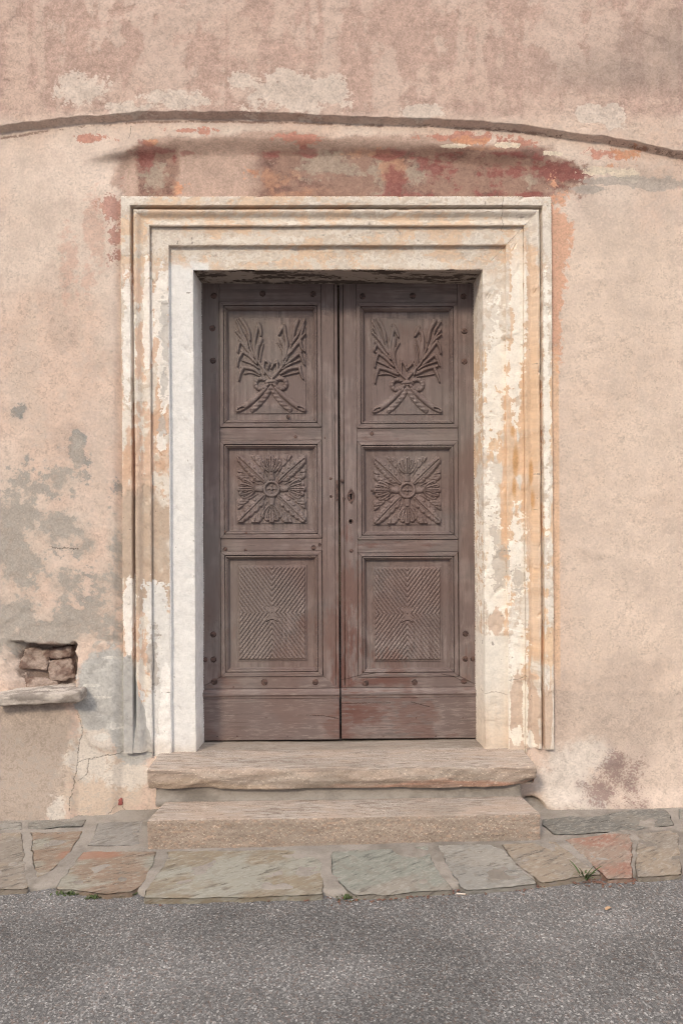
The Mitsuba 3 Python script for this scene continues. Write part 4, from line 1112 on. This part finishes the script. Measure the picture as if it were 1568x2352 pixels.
# ----------------------------------------------------------------- pavement
z7 = lambda *q: [(91.85 + a * 0.4686, 1671.7 + b * 0.4686) for a, b in q]
z8 = lambda *q: [(780.8 + a * 0.4686, 1671.7 + b * 0.4686) for a, b in q]
FLAGS = [  # outline, tint, label
    (z7((-60, 458), (55, 455), (232, 450), (205, 485), (55, 494), (-60, 498)), 6, 'narrow black and white slab at the foot of the wall'),
    (z7((-45, 512), (55, 510), (212, 505), (140, 620), (40, 712), (-25, 740)), 0, None),
    (z7((285, 468), (500, 456), (490, 580), (228, 580)), 7, 'dull grey slab half covered in mortar beside the steps'),
    (z7((215, 608), (575, 602), (560, 660), (500, 770), (450, 806), (320, 816), (200, 800), (72, 788), (130, 715)), 0, 'green grey slab with a rust stain'),
    (z7((625, 607), (900, 603), (1310, 595), (1385, 660), (1388, 820), (1000, 830), (503, 840), (520, 790), (600, 690)), 1, 'largest pale green slab in front of the steps'),
    (z7((1425, 606), (1560, 602)) + z8((430, 577), (465, 680), (552, 794), (300, 810), (70, 826)) + z7((1490, 790), (1430, 720)), 2, None),
    (z8((478, 577), (735, 570), (800, 600), (962, 762), (800, 782), (612, 800), (530, 690)), 3, None),
    (z8((792, 575), (1050, 556), (1160, 640), (1282, 716), (1150, 737), (985, 762), (850, 660)), 4, 'tan slab beside the weed'),
    (z8((1103, 548), (1260, 528), (1428, 514), (1428, 738), (1305, 740), (1200, 640)), 5, 'rust red slab'),
    (z8((995, 447), (1130, 432), (1200, 440), (1330, 415), (1445, 402), (1600, 395), (1640, 480), (1430, 505), (1200, 520), (1050, 525), (990, 480)), 6, 'dark slab against the foot of the wall'),
    (z8((1450, 520), (1660, 500), (1670, 722), (1450, 735)), 4, None),
    (z8((1690, 500), (1900, 480), (1920, 690), (1700, 715)), 3, None),
    (z8((1660, 398), (1900, 380), (1910, 455), (1670, 475)), 2, None),
    (z7((-90, 515), (-290, 520), (-330, 800), (-60, 790)), 4, None),
    (z7((-90, 460), (-280, 470), (-290, 500), (-90, 500)), 3, None)]
FRONT = [(-300, 2062), (-60, 2058), (60, 2048), (125, 2040), (240, 2050), (300, 2048), (330, 2062), (740, 2056), (770, 2064), (813, 2058), (1040, 2044), (1230, 2030), (1320, 2017), (1451, 2017), (1568, 2010), (1800, 1996)]


def resample(pts, step):
    ls = LineString(list(pts) + [pts[0]])
    n = max(8, int(ls.length / step))
    return np.array([ls.interpolate(i / n, normalized=True).coords[0] for i in range(n)])


def slab_mesh(poly, pl, thick, seed, rough=0.008, step=0.013, lift=0.0):
    p = resample(poly, step)
    p = p + np.stack([n3(p[:, 0] * 14, p[:, 1] * 14, 0, seed), n3(p[:, 0] * 14, p[:, 1] * 14, 5, seed + 1)], -1) * 0.022 + np.stack([n3(p[:, 0] * 50, p[:, 1] * 50, 0, seed + 4), n3(p[:, 0] * 50, p[:, 1] * 50, 5, seed + 5)], -1) * 0.012
    P_ = Polygon(p).buffer(0)
    if P_.geom_type != 'Polygon':
        P_ = max(P_.geoms, key=lambda g: g.area)
    p = resample(list(P_.exterior.coords)[:-1], step)
    x0, y0, x1, y1 = P_.bounds
    G = np.stack(np.meshgrid(np.arange(x0, x1, step), np.arange(y0, y1, step)), -1).reshape(-1, 2)
    inner = P_.buffer(-0.006)
    G = G[shapely.contains_xy(inner, G[:, 0], G[:, 1])]
    ring2 = resample(list(inner.exterior.coords)[:-1], step) if inner.geom_type == 'Polygon' else np.zeros((0, 2))
    pts = np.vstack([p, ring2, G])
    tri = Delaunay(pts).simplices
    c = pts[tri].mean(1)
    tri = tri[shapely.contains_xy(Polygon(p), c[:, 0], c[:, 1])]
    e1, e2 = pts[tri[:, 1]] - pts[tri[:, 0]], pts[tri[:, 2]] - pts[tri[:, 0]]
    flip = e1[:, 0] * e2[:, 1] - e1[:, 1] * e2[:, 0] < 0
    tri[flip] = tri[flip][:, ::-1]
    z = plane_z(pl, pts[:, 0], pts[:, 1]) + lift + rough * n3(pts[:, 0] * 9, pts[:, 1] * 9, seed, seed) * 2 + 0.4 * rough * n3(pts[:, 0] * 35, pts[:, 1] * 35, seed, seed + 2)
    z[:len(p)] -= 0.0030 + 0.004 * np.abs(n3(p[:, 0] * 20, p[:, 1] * 20, 0, seed + 3))
    n = len(p)
    low = np.c_[p, z[:n] - thick]
    v = np.vstack([np.c_[pts, z], low])
    i = np.arange(n)
    j = (i + 1) % n
    base = len(pts)
    ccw = Polygon(p).exterior.is_ccw
    sides = np.vstack([np.c_[i, base + i, base + j], np.c_[i, base + j, j]])
    return v, np.vstack([tri, sides if not ccw else sides[:, ::-1]])


fr = np.array([Gp(a, b, PAVE) for a, b in FRONT])
xs_ = np.r_[-9, np.arange(-2.3, 2.3, 0.014), 9]
yf_ = np.interp(xs_, fr[:, 0], fr[:, 1])
rows = np.r_[np.linspace(0, 1, 60)]
XX = xs_[:, None] + 0 * rows[None]
YY = 0.12 + (yf_[:, None] + 0.022 - 0.12) * rows[None]
ZZ = plane_z(PAVE, XX, YY) - 0.0025 + 0.007 * n3(XX * 7, YY * 7, 0, 91) + 0.004 * n3(XX * 30, YY * 30, 0, 92)
ZZ += 0.030 * sst(-0.10, 0.0, YY) * (np.abs(XX) < 2.3)      # fillet against the wall
ZZ[:, -1] -= 0.05
ZZ[:, -2] -= 0.012
YY[:, -1] += 0.004
bed = (np.stack([XX, YY, ZZ], -1).reshape(-1, 3), quads(len(xs_), len(rows))[:, ::-1])
tag(add('pavement', bed, 'mortar_bsdf', True), 'narrow pavement of irregular stone slabs set in grey mortar along the wall', None, None, 'structure')
for i, (poly, tint, lab) in enumerate(FLAGS):
    q = [Gp(a, b, PAVE)[:2] for a, b in poly]
    v, f = slab_mesh(q, PAVE, 0.035, 400 + 7 * i)
    uv = np.tile([float(tint), (i * 0.37) % 1.0], (len(v), 1))
    kk = add('pavement__flagstone', (v, f), 'flag_bsdf', True, uv=uv)
    if lab:
        tag(kk, lab)

# ----------------------------------------------------------------- road
xs_ = np.arange(-2.4, 2.4, 0.0075)
ys_ = np.arange(-1.85, -0.45, 0.0075)
XX, YY = np.meshgrid(xs_, ys_, indexing='ij')
g = np.random.default_rng(3).random(XX.shape)
rim = np.minimum(np.minimum(XX - xs_[0], xs_[-1] - XX), np.minimum(YY - ys_[0], ys_[-1] - YY))
ZZ = plane_z(ROAD, XX, YY) + sst(0, 0.05, rim) * (0.0028 * (g - 0.5) + 0.008 * n3(XX * 4, YY * 4, 0, 95) + 0.004 * n3(XX * 25, YY * 25, 0, 96))
near = np.stack([XX, YY, ZZ], -1).reshape(-1, 3)
fq = quads(len(xs_), len(ys_))[:, ::-1][:, ::-1]
nf = np.vstack([fq[:, [0, 2, 1]], fq[:, [0, 3, 2]]])
B = 60.0
ring = []
for (x0, x1, y0, y1) in ((-B, xs_[0], -B, B), (xs_[-1], B, -B, B), (xs_[0], xs_[-1], -B, ys_[0]), (xs_[0], xs_[-1], ys_[-1], B)):
    q = np.array([(x0, y0), (x1, y0), (x1, y1), (x0, y1)])
    # the street keeps its gentle slope near the door and levels out beyond
    zz = plane_z(ROAD, np.clip(q[:, 0], -8, 8), np.clip(q[:, 1], -6, 1)) if False else plane_z(ROAD, q[:, 0], q[:, 1])
    ring.append((np.c_[q, zz], np.array([[0, 1, 2], [0, 2, 3]])))
rv, rf = join((near, nf), *ring)
tag(add('road', (rv, rf), 'asphalt_bsdf', True), 'grey asphalt road with coarse pale aggregate along the pavement', None, None, 'structure')

# ----------------------------------------------------------------- small things on the ground
def blade(base, ang, lean, length, width, seed, curl=0.6, n=7):
    r = np.random.default_rng(seed)
    t = np.linspace(0, 1, n)
    el = lean - curl * t
    st = length / (n - 1)
    hx = np.r_[0, np.cumsum(np.cos(el[:-1]) * st)]
    hz = np.r_[0, np.cumsum(np.sin(el[:-1]) * st)]
    w = width * np.sin(np.pi * np.clip(0.12 + 0.88 * t, 0, 1)) ** 0.7
    w[-1] = 0.0004
    w *= 1 + 0.35 * (np.arange(n) % 2)          # toothed edge
    c = np.array(base) + np.stack([hx * math.cos(ang), hx * math.sin(ang), hz], 1)
    sd = np.array([-math.sin(ang), math.cos(ang), 0])
    v = np.vstack([c - sd * w[:, None], c + [0, 0, -0.0008], c + sd * w[:, None]])
    i = np.arange(n - 1)
    f = np.vstack([np.c_[i, i + n, i + n + 1], np.c_[i, i + n + 1, i + 1], np.c_[i + n, i + 2 * n, i + 2 * n + 1], np.c_[i + n, i + 2 * n + 1, i + n + 1]])
    return v, f


r = np.random.default_rng(21)
k = tag(key('weed'), 'green weed with narrow toothed leaves growing in the seam below the tan slab', 'weed')
base = Gp(1340, 2022, ROAD) + [0, 0, 0.004]
for i in range(15):
    a = math.pi * (1.0 + 1.0 * (i + r.uniform(-.4, .4)) / 14) + (math.pi if i % 5 == 0 else 0)
    add(f'{k}__leaf', blade(base + r.normal(0, 0.006, 3) * [1, 1, 0], a, r.uniform(0.5, 1.25), r.uniform(0.045, 0.085), 0.0035, 50 + i, r.uniform(0.3, 1.0)), 'leaf_bsdf', True)
for (px, py, lab, sz) in ((157, 2056, 'low green moss tuft in the seam below the rust stained slab, leftmost one', 0.022), (216, 2065, 'tiny green moss tuft between the two larger tufts at the rust stained slab', 0.014),
                          (289, 2055, 'low green moss tuft at the corner between the rust stained and the pale green slab', 0.022), (801, 2066, 'flat green moss tuft at the seam below the middle of the steps', 0.026)):
    c = Gp(px, py, ROAD) + [0, 0, 0.003]
    parts = [blade(c + np.array([r.normal(0, sz), r.normal(0, sz * 0.35), 0]), r.uniform(0, 6.28), r.uniform(0.3, 1.3), r.uniform(0.008, 0.018), 0.0028, i, 0.8, 4) for i in range(46)]
    tag(add('moss_tuft', join(*parts), 'moss_bsdf', True), lab, 'moss')
c = Gp(1390, 2093, ROAD) + [0, 0, 0.004]
v, f = blade((0, 0, 0), 0.5, 0.5, 0.032, 0.006, 3, 1.1, 8)
tag(add('dry_leaf', (v + c, f), 'dry_leaf_bsdf', True), 'small curled tan leaf lying alone on the asphalt', 'leaf')
st = trimesh.creation.cylinder(0.0028, 0.034, sections=10)
st.apply_transform(trimesh.transformations.rotation_matrix(math.pi / 2, [0.12, 1, 0]))
st.apply_translation(Gp(1058, 2057, ROAD) + [0, 0, 0.005])
tag(add('pale_stick', st, 'pale_stick_bsdf', 30), 'short pale stick lying along the seam between slabs and asphalt', 'stick')
lit = []
for i in range(420):
    t = r.random()
    px = 330 + 1130 * t if i < 120 else r.choice([r.normal(1120, 75), r.normal(1400, 50), r.normal(870, 40)])
    py = np.interp(px, [a for a, _ in FRONT], [b for _, b in FRONT]) + abs(r.normal(0, 7)) + 3
    m = trimesh.creation.icosphere(0, r.uniform(0.0022, 0.005))
    v = np.array(m.vertices) * [r.uniform(0.7, 2.2), r.uniform(0.6, 1.4), 0.5]
    a = r.uniform(0, 3.14)
    v = v @ np.array([[math.cos(a), math.sin(a), 0], [-math.sin(a), math.cos(a), 0], [0, 0, 1]])
    lit.append((v + Gp(px, py, ROAD) + [0, 0, 0.003], np.array(m.faces)))
tag(add('debris', join(*lit), 'litter_bsdf'), 'reddish brown crumbs of litter along the seam between slabs and asphalt', None, None, 'stuff')
